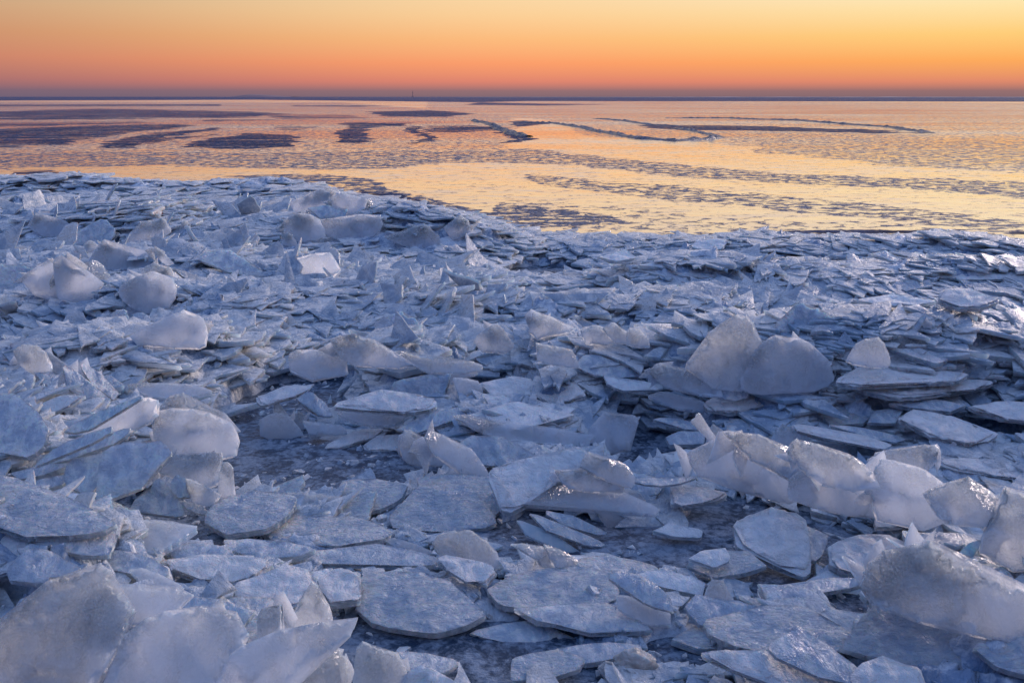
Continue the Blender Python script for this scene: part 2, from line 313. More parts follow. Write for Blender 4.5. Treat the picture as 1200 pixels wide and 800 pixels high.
S('thin strip of ice along the bottom right edge', 'frost', 10, -3, .025, '1088,785 1140,782 1200,788 1260,794 1260,803 1180,800 1120,796')
S('large smooth rippled slab left of the sloping rippled slab', 'ripple', 17, 3, .04, '828,725 850,720 900,711 945,711 968,722 996,740 984,760 945,766 900,764 860,752 830,742', 'large smooth right slab')
S('pale folded looking plate overlapping the large smooth right slab', 'frost', 32, 16, .025, '901,760 936,731 983,764 1005,782 1012,802 960,790 930,778', 'pale folded plate', .04)
S('long wedge of ice with warm top edge along the bottom', 'frost', 24, 8, .03, '822,765 875,764 920,775 960,788 1000,803 1000,836 930,802 860,782', 'warm edged wedge', .02)
S('faint clear tooth standing in the slush beside the overlapping pair', 'clear', 60, 4, .02, '825,702 835,679 847,681 860,703')
S('knobby slab with glassy tip behind the large smooth right slab', 'frost', 26, 4, .035, '802,710 820,695 842,706 900,711 850,721 828,732 810,722')
# upright wall on the right
S('milky front plate at the left end of the upright wall', 'cloudy', 60, 6, .04, '809,530 828,521 850,508 890,543 940,562 930,588 890,578 827,558 812,546', 'milky left wall plate', .02)
S('small triangular tip above the left end of the upright wall', 'clear', 68, -10, .02, '827,522 830,508 836,497 850,508 858,518 832,526', None, .12)
S('warm brown tinted glassy plate, second from the wall left end', 'clear', 62, 20, .03, '850,506 882,511 905,518 932,528 948,550 942,564 890,542', 'warm tinted wall plate', .12)
S('ragged back plate in the middle of the upright wall', 'clear', 60, 14, .03, '925,527 932,519 960,522 985,533 1010,545 1028,572 1000,572 945,552', None, .12)
S('grey milky kite shaped plate in the middle of the upright wall', 'cloudy', 62, 6, .04, '930,562 952,540 1007,545 1034,574 1032,606 985,602 945,590 925,582', 'grey kite plate', .02)
S('sparkling clear plate pointing right above the upright wall', 'clear', 56, -6, .025, '1026,530 1097,524 1101,530 1086,553 1062,562 1030,564 1025,550', 'sparkling clear plate', .14)
S('milky plate beneath the sparkling clear plate', 'cloudy', 62, 4, .04, '1022,568 1040,537 1076,548 1110,575 1118,606 1080,618 1030,608', None, .03)
S('clear pitted plate near the right end of the upright wall', 'clear', 60, 14, .03, '1085,577 1110,566 1138,560 1170,583 1164,598 1152,618 1100,606', 'pitted wall plate', .08)
S('frosty bulging plate at the right border, end of the wall', 'clear', 58, -4, .05, '1156,628 1172,597 1183,572 1200,582 1250,590 1260,660 1190,668 1152,645', 'right border plate', .03)
S('small clear triangle peeping out behind the wall left end', 'clear', 58, 6, .025, '903,516 917,496 935,506 952,518 925,522', None, .03)
S('slab with broken front edge behind the pitted wall plate', 'frost', 12, 3, .04, '1092,542 1125,537 1200,547 1260,553 1260,566 1175,559 1115,550')
# big upright pair and surroundings
S('tallest pitted slab, shaped like a sail, right of centre', 'clear', 66, -4, .05, '803,432 829,409 830,395 851,373 864,368 879,375 892,402 886,440 867,456 834,454', 'sail shaped slab', .04)
S('rounded milky boulder-like slab right of the sail shaped slab', 'cloudy', 68, 4, .12, '881,420 891,404 911,395 949,402 965,419 976,446 962,451 935,458 901,458 870,454', 'rounded milky slab', .02)
S('isolated warm triangular plate right of the rounded milky slab', 'clear', 60, -4, .04, '993,421 1011,399 1030,395 1043,428 1020,430', 'isolated warm triangle', .06)
S('small blue triangle in front of the sail shaped slab', 'frost', 55, 0, .03, '843,467 857,436 867,445 878,464 860,470', None, .02)
S('flat diamond slab below the rounded milky slab', 'ripple', 16, 0, .035, '958,478 1000,466 1043,467 1026,483 1010,496 975,498', 'flat diamond slab')
S('small slab just right of the flat diamond slab', 'frost', 18, -8, .03, '1017,494 1027,481 1059,477 1050,496')
S('broad pale blue slab right of the flat diamond slab', 'snow', 13, 0, .035, '1052,492 1070,481 1115,485 1170,507 1132,518 1090,510', 'broad pale blue slab')
S('long thin plank behind the left end of the wall', 'frost', 20, 14, .03, '927,497 982,505 1050,525 1040,529 987,515 930,502')
S('second thin plank, above the long one behind the wall', 'frost', 18, 12, .025, '972,497 1010,501 1062,514 1050,518 1005,508')
S('topmost snowy sheet right of the isolated warm triangle', 'snow', 11, 4, .05, '980,447 1010,430 1050,427 1135,437 1115,448 1050,447 1000,453', 'topmost snowy sheet', .05)
S('long snowy sheet under the topmost one, right side', 'snow', 11, 2, .05, '1002,455 1050,445 1165,446 1112,459 1050,466', None, .02)
S('short ledge slab beneath the long snowy sheet', 'frost', 13, 0, .04, '1042,471 1087,466 1132,475 1100,481')
S('thick ledge slab meeting the right border above the pale blue slab', 'frost', 13, -4, .06, '1135,476 1175,472 1260,480 1260,500 1172,490')
# centre, behind the pool
S('needle of clear ice standing in the centre left pool', 'clear', 78, 0, .02, '322,466 337,488 338,500 319,500 320,487', 'clear needle', .02)
S('milky fan plate at the foot of the clear needle', 'cloudy', 64, 0, .04, '305,492 315,486 340,487 354,510 330,514 305,511', 'milky fan plate')
S('square clear pane right of the clear needle', 'clear', 68, -6, .02, '338,487 355,484 357,502 342,506')
S('low milky block right of the milky fan plate', 'cloudy', 40, 4, .05, '355,493 400,500 406,507 362,507')
S('floating lens shaped slab in the centre left pool', 'frost', 11, -6, .02, '374,527 395,517 430,504 449,500 452,503 428,515 398,525', 'floating lens slab')
S('snowy block between the floating lens slab and grey glass slab', 'snow', 16, 0, .05, '425,520 445,510 475,510 472,526 430,529')
S('tall grey glass slab leaning at the pool edge, centre', 'clear', 54, 14, .03, '470,522 475,504 482,504 500,517 527,545 495,545 472,537', 'grey glass slab')
S('dark brownish leaning slab right of the grey glass slab', 'cloudy', 50, 22, .035, '498,517 503,508 520,511 552,528 571,550 570,558 545,556 515,534', 'brownish leaning slab')
S('pale leaning slab with jagged left tip above the centre trapezoid', 'frost', 42, 14, .03, '540,517 553,510 590,514 628,532 600,545 565,545', 'jagged tip slab', .02)
S('long ridge slab stretching right from the lens shaped one', 'cloudy', 36, 8, .04, '531,487 549,488 600,498 660,504 697,512 688,521 634,515 585,512 560,503', 'long ridge slab', .03)
S('smooth ramp slab beside the grey glass slab', 'frost', 30, -10, .035, '465,503 500,485 537,480 545,487 512,497 485,506', 'smooth ramp slab')
S('grey layered slab in front of the smooth ramp slab', 'cloudy', 26, 4, .05, '395,484 420,475 482,485 455,497 420,495')
S('wide snowy slab above the grey layered slab', 'snow', 17, 2, .04, '392,473 440,460 505,467 512,476 480,482 417,476', 'wide snowy slab', .05)
S('slab leaning over the dark cave beside the clear needle', 'frost', 42, 10, .03, '347,467 360,459 377,467 390,487 380,489', 'cave slab')
S('pointed slab roofing the dark cave, centre left', 'snow', 20, -14, .025, '300,467 345,449 367,449 350,460 305,475', None, .08)
S('rounded milky crest slab above the dark cave', 'cloudy', 46, 0, .06, '337,414 370,410 400,415 408,436 375,442 340,434', 'milky crest slab', .03)
S('warm jagged plate on the crest right of the milky crest slab', 'clear', 50, 4, .03, '388,396 415,392 437,400 462,417 484,428 440,427 405,420', 'warm jagged plate', .05)
S('warm edged blade of ice right of the warm jagged plate', 'clear', 32, 8, .03, '462,411 475,412 505,422 565,427 565,433 505,436 485,428', None, .04)
S('standing warm shark fin plate at the upper centre', 'clear', 62, 4, .03, '555,399 579,379 584,381 603,406 590,413 565,411', 'shark fin plate', .04)
S('warm oblong plate lying right of the shark fin plate', 'clear', 48, 10, .03, '630,401 670,410 680,430 650,426 630,422', 'warm oblong plate', .06)
S('warm crumbly plate touching the warm oblong plate', 'frost', 34, 6, .03, '672,427 690,416 705,416 730,428 760,439 700,441')
S('fan of warm glassy ice left of the sail shaped slab', 'clear', 46, -6, .03, '760,434 772,424 837,447 846,466 812,458 775,448', 'warm glassy fan', .04)
S('square snowy slab below the warm oblong plate', 'snow', 17, 0, .04, '622,457 628,441 670,442 687,464 645,474', 'square snowy slab')
S('thin snowy slab left of the warm glassy fan', 'snow', 15, 4, .03, '707,441 765,448 772,455 720,455')
S('grey lens slab in front of the warm glassy fan', 'cloudy', 24, 12, .04, '760,463 775,459 825,471 825,480 795,477', 'grey lens slab')
S('short plank slab left of the grey lens slab', 'frost', 14, 4, .03, '704,460 750,460 746,471 715,468')
S('thin slab above the dark pool right of the scalloped plate', 'frost', 14, 8, .025, '765,490 785,487 836,500 815,503')
S('four cornered block in the dark pool beside the wall', 'frost', 20, 0, .045, '780,512 795,505 827,506 825,520 785,520', 'four cornered block')
S('stacked flat slab in front of the blue triangle', 'snow', 13, 0, .04, '825,473 852,465 900,466 900,476 862,484 830,482')
S('blocky snowy slab left of the square snowy slab', 'snow', 16, -6, .05, '560,449 600,440 623,442 636,458 612,466 575,462')
S('angular plate peeking out over the hollow near the fin plate', 'cloudy', 26, -6, .03, '505,438 537,430 560,437 532,443 512,450')
S('small milky block under the angular plate', 'cloudy', 44, 6, .05, '532,442 560,446 566,459 538,462')
# left middle heap
S('large frosted slab leaning at the left border, middle height', 'frost', 32, -14, .04, '-60,464 0,462 15,463 37,477 56,504 48,522 30,535 24,520 0,517 -60,517', 'large left border slab', .03)
S('pointed frosted slab right of the large left border slab', 'frost', 22, -10, .03, '37,478 72,466 100,465 82,477 50,488')
S('upright glassy plate with blunt top at the left', 'clear', 62, -10, .03, '15,411 32,404 45,410 59,432 48,440 30,437', 'blunt glassy plate', .04)
S('crumpled clear plate right of the blunt glassy plate', 'clear', 56, 26, .03, '55,410 75,424 82,430 76,440 60,432')
S('longest blade of the fanned slabs sliding down right', 'frost', 46, 40, .03, '77,426 95,440 130,467 120,472 96,464 80,450', 'longest fanned blade', .05)
S('upper blade of the fanned slabs, left heap', 'frost', 46, 40, .03, '95,425 110,431 140,460 132,468 105,446', None, .06)
S('short last blade of the fanned slabs beside the pointed roof slab', 'frost', 48, 36, .025, '122,439 130,440 150,457 146,468 128,458')
S('low blade at the foot of the blunt glassy plate', 'frost', 40, 34, .03, '40,438 60,437 83,452 73,457 50,448')
S('flat pointed slab like a spade on the left heap', 'cloudy', 13, 4, .03, '149,450 172,449 220,450 249,458 217,465 175,463', 'spade shaped slab', .06)
S('brownish ribbed blade rising right below the spade shaped slab', 'cloudy', 40, -34, .03, '95,510 130,481 160,466 184,470 180,490 150,502 110,514', 'brownish ribbed blade', .03)
S('thin upper blade lying along the brownish ribbed blade', 'frost', 34, -30, .02, '75,507 100,491 163,463 166,466 135,480 100,505', None, .06)
S('long slanting plank above another, left heap', 'frost', 34, -28, .025, '38,546 70,522 100,508 131,501 130,506 75,531', 'long slanting plank', .04)
S('second slanting plank, lower than the long one', 'frost', 32, -26, .03, '45,546 100,518 140,503 151,502 145,511 100,531 62,542')
S('short stubby slab at the end of the channel, left', 'frost', 18, -8, .04, '30,566 67,556 86,556 72,566 47,573')
S('knobbed slab under the second slanting plank', 'frost', 18, -8, .04, '12,553 62,541 82,544 50,555 22,561')
S('big rounded milky plate at the middle of the left heap', 'cloudy', 50, 2, .04, '185,482 225,482 265,495 279,507 276,532 225,537 186,517 180,497', 'rounded milky plate', .05)
S('clear glinting rim plate behind the rounded milky plate', 'clear', 52, 6, .03, '188,482 195,468 215,464 222,477 240,479 262,484 281,505 262,512 220,495', None, .1)
S('wide frosted plate leaning below the rounded milky plate', 'frost', 38, 0, .035, '118,560 122,530 150,519 195,520 201,531 180,548 150,575 110,582', 'wide leaning plate', .02)
S('rough plate left of the wide leaning plate', 'frost', 34, -8, .03, '75,562 85,538 120,530 119,560 107,580 82,572')
S('smooth glass plate between the wide leaning plate and glass chip', 'clear', 46, 2, .025, '180,549 197,535 259,532 258,562 240,571', 'smooth glass plate', .05)
S('frosted triangle in front of the wide leaning plate', 'frost', 36, 0, .03, '150,599 185,560 210,585 214,604', 'frosted triangle')
S('clear triangle leaning left of the upright glass chip', 'clear', 52, -12, .025, '217,560 225,562 257,581 245,593 225,588', None, .02)
S('upright glass chip like a bottle at left of centre', 'clear', 70, 4, .02, '261,542 270,545 276,585 266,588 255,576', 'upright glass chip', .02)
S('dull frosted plate between the frosted and the clear triangle', 'frost', 44, -4, .025, '200,572 205,556 220,560 224,583 208,582')
S('low blade below the clear triangle', 'frost', 26, 12, .02, '210,586 225,588 243,597 240,602 220,596')
# upper left field
S('milky upright plate with straight left arm, upper left', 'cloudy', 58, -6, .05, '25,322 50,311 61,303 66,318 80,347 60,351 37,344', 'straight armed milky plate')
S('spired milky plate touching the straight armed one', 'cloudy', 62, 4, .05, '62,313 68,300 72,300 75,315 98,318 121,331 97,353 70,350', 'spired milky plate')
S('large rounded milky plate at the upper left, under a clear cap', 'cloudy', 60, 0, .06, '140,338 160,322 180,318 201,325 205,345 198,359 170,364 145,354', 'capped milky plate')
S('clear cap plate above the rounded milky plate, upper left', 'clear', 62, 4, .04, '162,321 179,308 201,316 204,333 180,330', None, .15)
S('slim clear horn curving right, upper left', 'clear', 60, 14, .02, '177,290 184,290 204,309 192,309', 'clear horn', .1)
S('swept wave shaped plate left of the clear horn', 'cloudy', 52, 6, .05, '122,280 128,288 162,301 176,295 180,309 135,316 102,309', 'wave shaped plate')
S('blunt plate at the far left, behind the spired one', 'cloudy', 50, -4, .06, '34,263 42,251 62,254 81,262 78,275 51,276', 'blunt far left plate')
S('notched pale plate right of the blunt far left plate', 'frost', 46, 4, .05, '78,280 100,266 118,258 125,258 135,271 128,282 88,290')
S('warm frosty plate behind the clear horn', 'clear', 48, 4, .05, '145,281 166,261 189,256 199,271 182,282', 'warm frosty plate')
S('thin warm blade right of the warm frosty plate', 'clear', 46, -20, .03, '199,275 216,258 221,261 210,275')
S('warm topped overhanging slab, upper left of centre', 'frost', 28, 4, .05, '231,304 243,295 270,293 287,305 307,318 297,325 264,317', 'warm overhanging slab')
S('tiny warm clear plate in front of the notched pale plate', 'clear', 55, 0, .03, '98,286 105,281 120,290 116,297 102,296')
S('milky left half of the long wall plate, upper centre left', 'cloudy', 60, -4, .08, '332,258 350,250 374,256 382,276 350,282 334,274', 'long far wall plate')
S('milky right half of the long wall plate, upper centre left', 'cloudy', 60, 4, .08, '376,257 407,256 445,252 449,262 436,277 395,279 384,276')
S('peaked milky plate near the field edge, upper centre left', 'cloudy', 56, -10, .06, '340,238 360,229 377,221 385,226 386,238 362,251 345,248', 'peaked milky plate')
S('frosty comb edged plate right of the peaked milky plate', 'frost', 44, 6, .05, '361,243 382,240 407,247 405,255 375,255')
S('dull rounded lump plate behind the comb edged plate', 'cloudy', 52, 4, .1, '387,231 400,226 430,232 427,244 412,250 390,241')
S('warm hump shaped clear plate below the field edge, centre', 'clear', 54, 2, .06, '450,278 475,272 497,262 510,272 515,287 480,289', 'warm hump plate')
S('clear crest plate at the field edge, centre', 'clear', 58, 2, .08, '520,266 540,251 550,260 551,271 530,280', 'clear crest plate')
S('small clear triangle before the long far wall plate', 'clear', 62, 0, .04, '331,287 337,271 347,283 346,290')
#S('very large snow covered slab with curved rim, centre of the field', 'snow', 15, 3, .08, '362,336 395,328 462,332 517,347 560,361 582,373 562,387 512,394 440,392 387,391 347,368 357,352', 'large snow covered slab')
S('warm crusted plate crowning the heap, left of the snow covered slab', 'cloudy', 50, 2, .05, '155,393 180,380 202,367 215,364 237,372 243,391 241,404 160,404', 'warm crusted plate', .03)
S('small curled blade left of the warm crusted plate', 'frost', 26, 10, .03, '96,358 107,357 122,369 118,373 100,366')
S('narrow blade behind the warm crusted plate', 'frost', 30, 10, .03, '155,368 165,366 186,376 178,380 160,375')
# upper right field
S('blunt ended pale slab at the right, above the topmost sheet', 'frost', 18, -3, .05, '1101,351 1106,338 1138,339 1172,351 1158,358 1124,361', 'blunt ended pale slab')
S('upturned slab with thin white rim, far right field', 'frost', 17, 3, .04, '1040,327 1090,327 1092,335 1062,340 1047,336')
S('small blue fin leaning right, far right field', 'frost', 54, -24, .03, '1065,388 1084,367 1086,370 1076,387', 'small blue fin')
S('long snowy ledge near the right border of the far field', 'snow', 13, 0, .06, '1090,323 1115,317 1175,312 1200,317 1187,325 1130,328')
S('slanting narrow slab in the far right field', 'frost', 24, 12, .05, '1022,297 1037,295 1070,310 1048,307')
S('cracked flat slab left of the blunt ended pale slab', 'snow', 9, 0, .05, '1005,353 1047,343 1098,354 1050,357')
S('long plank slab behind the sail shaped slab', 'frost', 17, 5, .06, '780,316 817,310 845,314 890,325 865,328 800,323', 'far plank slab')
S('flat snow slab at the field edge above the plank', 'snow', 12, 0, .08, '810,288 817,280 850,282 847,291 828,293')
S('cracked snow plate at the field edge, centre right', 'snow', 11, 0, .06, '700,301 732,295 745,302 725,307')
S('thin floating slab with dark underside, far centre', 'snow', 8, 0, .05, '747,311 775,306 812,307 775,312')
S('warm glass plate, leftmost of the cluster right of the fin', 'clear', 52, 4, .04, '620,387 625,365 642,370 675,385 650,388 630,397', 'leftmost cluster plate')
S('small warm plate, rear one of the upper centre cluster', 'clear', 46, 4, .03, '667,373 677,370 695,380 678,384')
S('warm plate with flat top, front one of the upper centre cluster', 'clear', 54, 0, .04, '680,386 700,380 712,387 720,402 687,402')
S('rounded warm plate, right one of the upper centre cluster', 'clear', 54, 6, .04, '707,384 720,377 735,387 736,401 722,400')
S('warm pointed plate just right of the upper centre cluster', 'clear', 56, 8, .035, '735,402 739,385 745,385 760,397 762,406')
# ------------------------------------------------------------------ the heaped shore ice: shape of the bed
def soft(px, py, poly, jit, s):
    r = 0
    for k in range(4):
        a = k*math.pi/2+.4
        r = r+inpoly(px+jit*math.cos(a)*.7, py+jit*math.sin(a)*.35, poly)
    return r/4.0
EDGE = [(-700,214),(0,214),(120,213),(230,216),(300,217),(380,222),(450,236),(520,254),(600,271),(700,277),(850,276),(1000,275),(1100,279),(1200,287),(1500,296),(2100,300)]
EW = np.array([ground(*p) for p in EDGE])
def edge_y(x): return np.interp(x, *(EW[np.argsort(EW[:,0])].T))
# mounds: pixel of the centre on the lake level, half sizes in metres, height
MND = [(-60,735,1.0,.5,.42),(60,720,.55,.35,.34),(200,790,.6,.28,.26),(330,850,.3,.2,.2),(30,620,.7,.45,.24),(-80,600,.9,.7,.3),(130,655,.4,.22,.12),
 (20,530,.9,.5,.26),(120,580,.5,.35,.20),(190,560,.45,.3,.18),(230,600,.4,.25,.12),(60,470,.6,.4,.26),(130,480,.5,.3,.22),(230,520,.45,.35,.2),(-120,500,1.2,.9,.35),
 (160,455,.9,.5,.28),(240,440,.9,.45,.3),(330,470,.7,.4,.24),(390,460,.7,.45,.26),(440,500,.45,.25,.14),(470,470,.7,.4,.24),(530,520,.45,.25,.15),(590,530,.5,.3,.16),
 (640,580,.42,.22,.14),(700,590,.35,.2,.14),(620,490,.8,.4,.22),(700,480,.8,.4,.22),(640,450,.9,.5,.26),(560,450,.8,.4,.25),(770,475,.7,.4,.2),(840,480,.9,.4,.22),
 (860,585,.34,.14,.16),(920,600,.34,.14,.2),(980,625,.34,.14,.22),(1040,640,.34,.14,.24),(1100,650,.34,.14,.24),(1150,665,.32,.14,.22),(1230,690,.5,.2,.28),
 (900,500,1.,.5,.24),(1000,490,1.,.6,.32),(1100,490,1.2,.6,.34),(1210,500,1.,.6,.34),(1320,520,1.6,1,.35),(1190,560,.7,.25,.12),
 (1080,745,.4,.22,.14),(1180,750,.4,.25,.16),(960,760,.4,.2,.08),(1100,800,.6,.2,.1),(640,690,.5,.2,.07),(480,710,.5,.2,.06),(760,710,.4,.2,.08),
 (60,330,1.2,.8,.35),(170,350,1.4,.8,.42),(90,385,1.2,.6,.3),(215,400,1.2,.6,.34),(300,340,1.3,.8,.36),(120,290,1.5,1.1,.42),(190,285,1.4,1.,.4),(40,275,1.6,1.2,.4),
 (260,310,1.4,.9,.35),(390,290,1.6,1.1,.42),(460,300,1.4,1.,.36),(350,262,1.6,1.2,.36),(400,245,1.4,1.3,.35),(530,290,1.2,1.,.34),(580,300,1.3,.9,.32),(480,390,2.2,1.3,.30),(420,375,1.4,.9,.2),
 (90,222,3.0,1.8,.62),(170,222,2.2,1.4,.5),(20,225,2.5,1.6,.42),(310,222,2.2,1.5,.62),(240,226,2.0,1.3,.35),(400,240,1.5,1.2,.35),(560,282,1.0,.9,.28),(-200,225,5,2.2,.6),(-450,225,6,2.2,.6),
 (640,300,1.2,.6,.18),(740,292,2.4,.7,.26),(920,295,1.1,.9,.42),(860,300,1.6,.7,.25),(1020,305,1.6,.8,.2),(1130,300,1.0,.8,.40),(1200,310,1.2,.9,.34),(1400,320,3,1.2,.4),
 (700,350,1.8,.6,.18),(800,345,1.6,.6,.2),(900,355,1.6,.6,.2),(650,390,1.2,.5,.2),(730,400,1.2,.5,.2),(840,350,1.4,.5,.2),(960,385,1.2,.5,.2),(1140,400,1.6,.6,.22),(1180,350,1.6,.6,.24),(1120,345,1.4,.5,.2),(860,395,1.,.5,.18)]
POOL = [(350,535,90,20),(300,510,50,14),(440,545,60,14),(180,605,60,16),(235,640,50,10),(150,585,40,8),(470,775,90,28),(430,740,30,14),(600,770,60,22),(690,625,70,18),(640,640,50,10),(740,650,60,10),
 (900,620,70,16),(980,650,60,12),(850,595,40,8),(880,670,40,10),(1000,725,24,16),(985,700,40,8),(770,525,36,14),(745,520,16,18),(1190,430,40,14),(1140,410,40,8),(380,465,26,14),(330,470,30,12),(740,425,14,4),
 (1150,660,36,8),(830,545,16,5),(610,480,18,5),(570,470,28,8),(1150,530,50,7),(1000,545,24,6),(800,770,30,12),(700,770,20,6),(390,690,16,6),(420,600,14,5),(1010,400,40,6),(960,400,50,7),(640,360,60,6),(930,320,50,5),(800,320,40,4),(640,320,40,5)]
SKY = [(-900,200),(0,205),(40,207),(60,203),(100,203),(130,208),(200,212),(240,213),(250,209),(290,210),(312,206),(340,210),(380,221),(430,228),(480,236),(520,245),(545,249),(580,262),(610,271),(700,275),(830,275),(880,270),(920,270),(950,275),(1060,277),(1110,272),(1150,275),(1200,283),(2100,292)]
def skymax(x, y):
    """how high the heap reaches at a place (its crest line against the lake)"""
    u = 600+FPX*x/(y*CP+.45); v = np.interp(u, [q[0] for q in SKY], [q[1] for q in SKY]); b_ = (400-v)/FPX
    return CAMH+y*(-SP+b_*CP)/(CP+b_*SP)
def bed(x, y):
    z = .035+.035*fbm(x*.9, y*1.3, 3, 11)
    for (u, v, rx, ry, h) in MND:
        gx, gy = ground(u, v)
        q = ((x-gx)/rx)**2+((y-gy)/ry)**2
        z = z+h*.62*np.exp(-q)
    d = np.hypot(x, y)
    z = z+np.clip((y-6)/8, 0, 1)*(.10*np.abs(fbm(x*.28+3, y*.9, 3, 21))+.02)
    z = np.minimum(z, skymax(x, y)-.03)
    w = .06*noise(x*2.1, y*2.1, 31)
    for (u, v, ru, rv) in POOL:
        gx, gy = ground(u, v); x1, _ = ground(u+ru, v); _, y0 = ground(u, v+rv); _, y1 = ground(u, v-rv)
        q = np.sqrt(((x-gx)/(x1-gx))**2+((y-(y0+y1)/2)/((y1-y0)/2))**2)+w*4
        m = np.clip((1.2-q)*2.6, 0, 1); z = z*(1-m)-.05*m
    e = edge_y(x)-y+.8*noise(x*.35, y*.05, 5)
    z = np.where(e > 0, z*np.clip(e/1.2, 0, 1)**.6, -.05)-.10*(1-np.clip(e/.8, 0, 1))
    return z
NR, NC = 760, 740
YR = np.exp(np.linspace(math.log(1.05), math.log(30.), NR)); SCX = np.linspace(-1, 1, NC)
def hw(y): return .90*y+1.4
GX = SCX[None, :]*hw(YR)[:, None]; GY = np.repeat(YR[:, None], NC, 1)
GZ = bed(GX, GY)
def Tz(x, y, G=None):
    G = GZ if G is None else G
    x = np.asarray(x, float); y = np.clip(np.asarray(y, float), YR[0], YR[-1]-.01)
    i = (np.log(y)-math.log(YR[0]))/(math.log(YR[-1])-math.log(YR[0]))*(NR-1); j = (np.clip(x/hw(y), -1, .9999)+1)/2*(NC-1)
    i0 = np.clip(i.astype(int), 0, NR-2); j0 = np.clip(j.astype(int), 0, NC-2); a = i-i0; b = j-j0
    return (G[i0, j0]*(1-a)*(1-b)+G[i0+1, j0]*a*(1-b)+G[i0, j0+1]*(1-a)*b+G[i0+1, j0+1]*a*b)
TS = np.exp(np.linspace(math.log(1.3), math.log(60), 5000))
def hit(u, v):
    d = ray(u, v); p = d[None, :]*TS[:, None]; z = CAMH+p[:, 2]
    t = np.maximum(Tz(p[:, 0], p[:, 1]), -.02); k = np.argmax((z <= t) | (z < -.02))
    if z[k] > t[k] and z[k] > -.02: k = len(TS)-1
    return np.array([p[k, 0], p[k, 1], max(z[k], 0.0)])
# ------------------------------------------------------------------ one broken plate of ice
def frame(inc, az):
    i = R(inc); a = R(az)
    n = np.array([math.sin(i)*math.sin(a), -math.sin(i)*math.cos(a), math.cos(i)])
    ref = np.array([1., 0, 0]); e1 = ref-n*ref.dot(n)
    e1 /= np.linalg.norm(e1); return e1, np.cross(n, e1), n
def kink(P, seed, k=.055):
    lr = np.random.default_rng(int(seed*977) % 100003); out = []; n = len(P); S_ = max(np.ptp([p[0] for p in P]), np.ptp([p[1] for p in P]))
    for i in range(n):
        a = np.array(P[i]); b = np.array(P[(i+1) % n]); l = np.linalg.norm(b-a); out.append(tuple(a))
        if l > .22*S_:
            if lr.random() < .65:      # a stepped break
                t0 = lr.uniform(.2, .75); d_ = lr.choice([-1, 1])*lr.uniform(.03, .09)*min(l, .6*S_)*(k/.055); t = (b-a)/l; nr = np.array([t[1], -t[0]])
                out.append(tuple(a+(b-a)*t0)); out.append(tuple(a+(b-a)*(t0+lr.uniform(.02, .07))+nr*d_)); out.append(tuple(a+(b-a)*min(.95, t0+lr.uniform(.12, .22))+nr*d_*lr.uniform(.2, .9))); continue
            m = int(lr.integers(1, 4)); ts = np.sort(lr.uniform(.1, .9, m)); t = (b-a)/l; nr = np.array([t[1], -t[0]])
            for q in ts: out.append(tuple(a+(b-a)*q+nr*lr.normal(0, k)*min(l, .5*S_)))
    return out
def resample(P, sp, jag, seed):
    out = []; n = len(P); acc = 0; lr_ = np.random.default_rng(int(seed*313) % 99991)
    for i in range(n):
        a = np.array(P[i]); b = np.array(P[(i+1) % n]); l = np.linalg.norm(b-a); m = max(1, int(round(l/sp)))
        t = (b-a)/max(l, 1e-9); nr = np.array([t[1], -t[0]])
        for k in range(m):
            q = a+(b-a)*k/m; s = acc+l*k/m
            c_ = float(noise(np.array([s*7.0]), np.array([seed*2.3]), 13)[0]); amp = jag*(.35*float(noise(np.array([s*6.0]), np.array([seed*1.7]), 3)[0])+.55*float(noise(np.array([s*45.0]), np.array([seed*.9]), 9)[0])-2.2*max(0, c_-.45))
            if k == 0: amp *= .3
            amp += jag*.55*abs(lr_.standard_normal())*(1 if lr_.random() < .5 else -.4)
            out.append(q+nr*amp)
        acc += l
    return np.array(out)
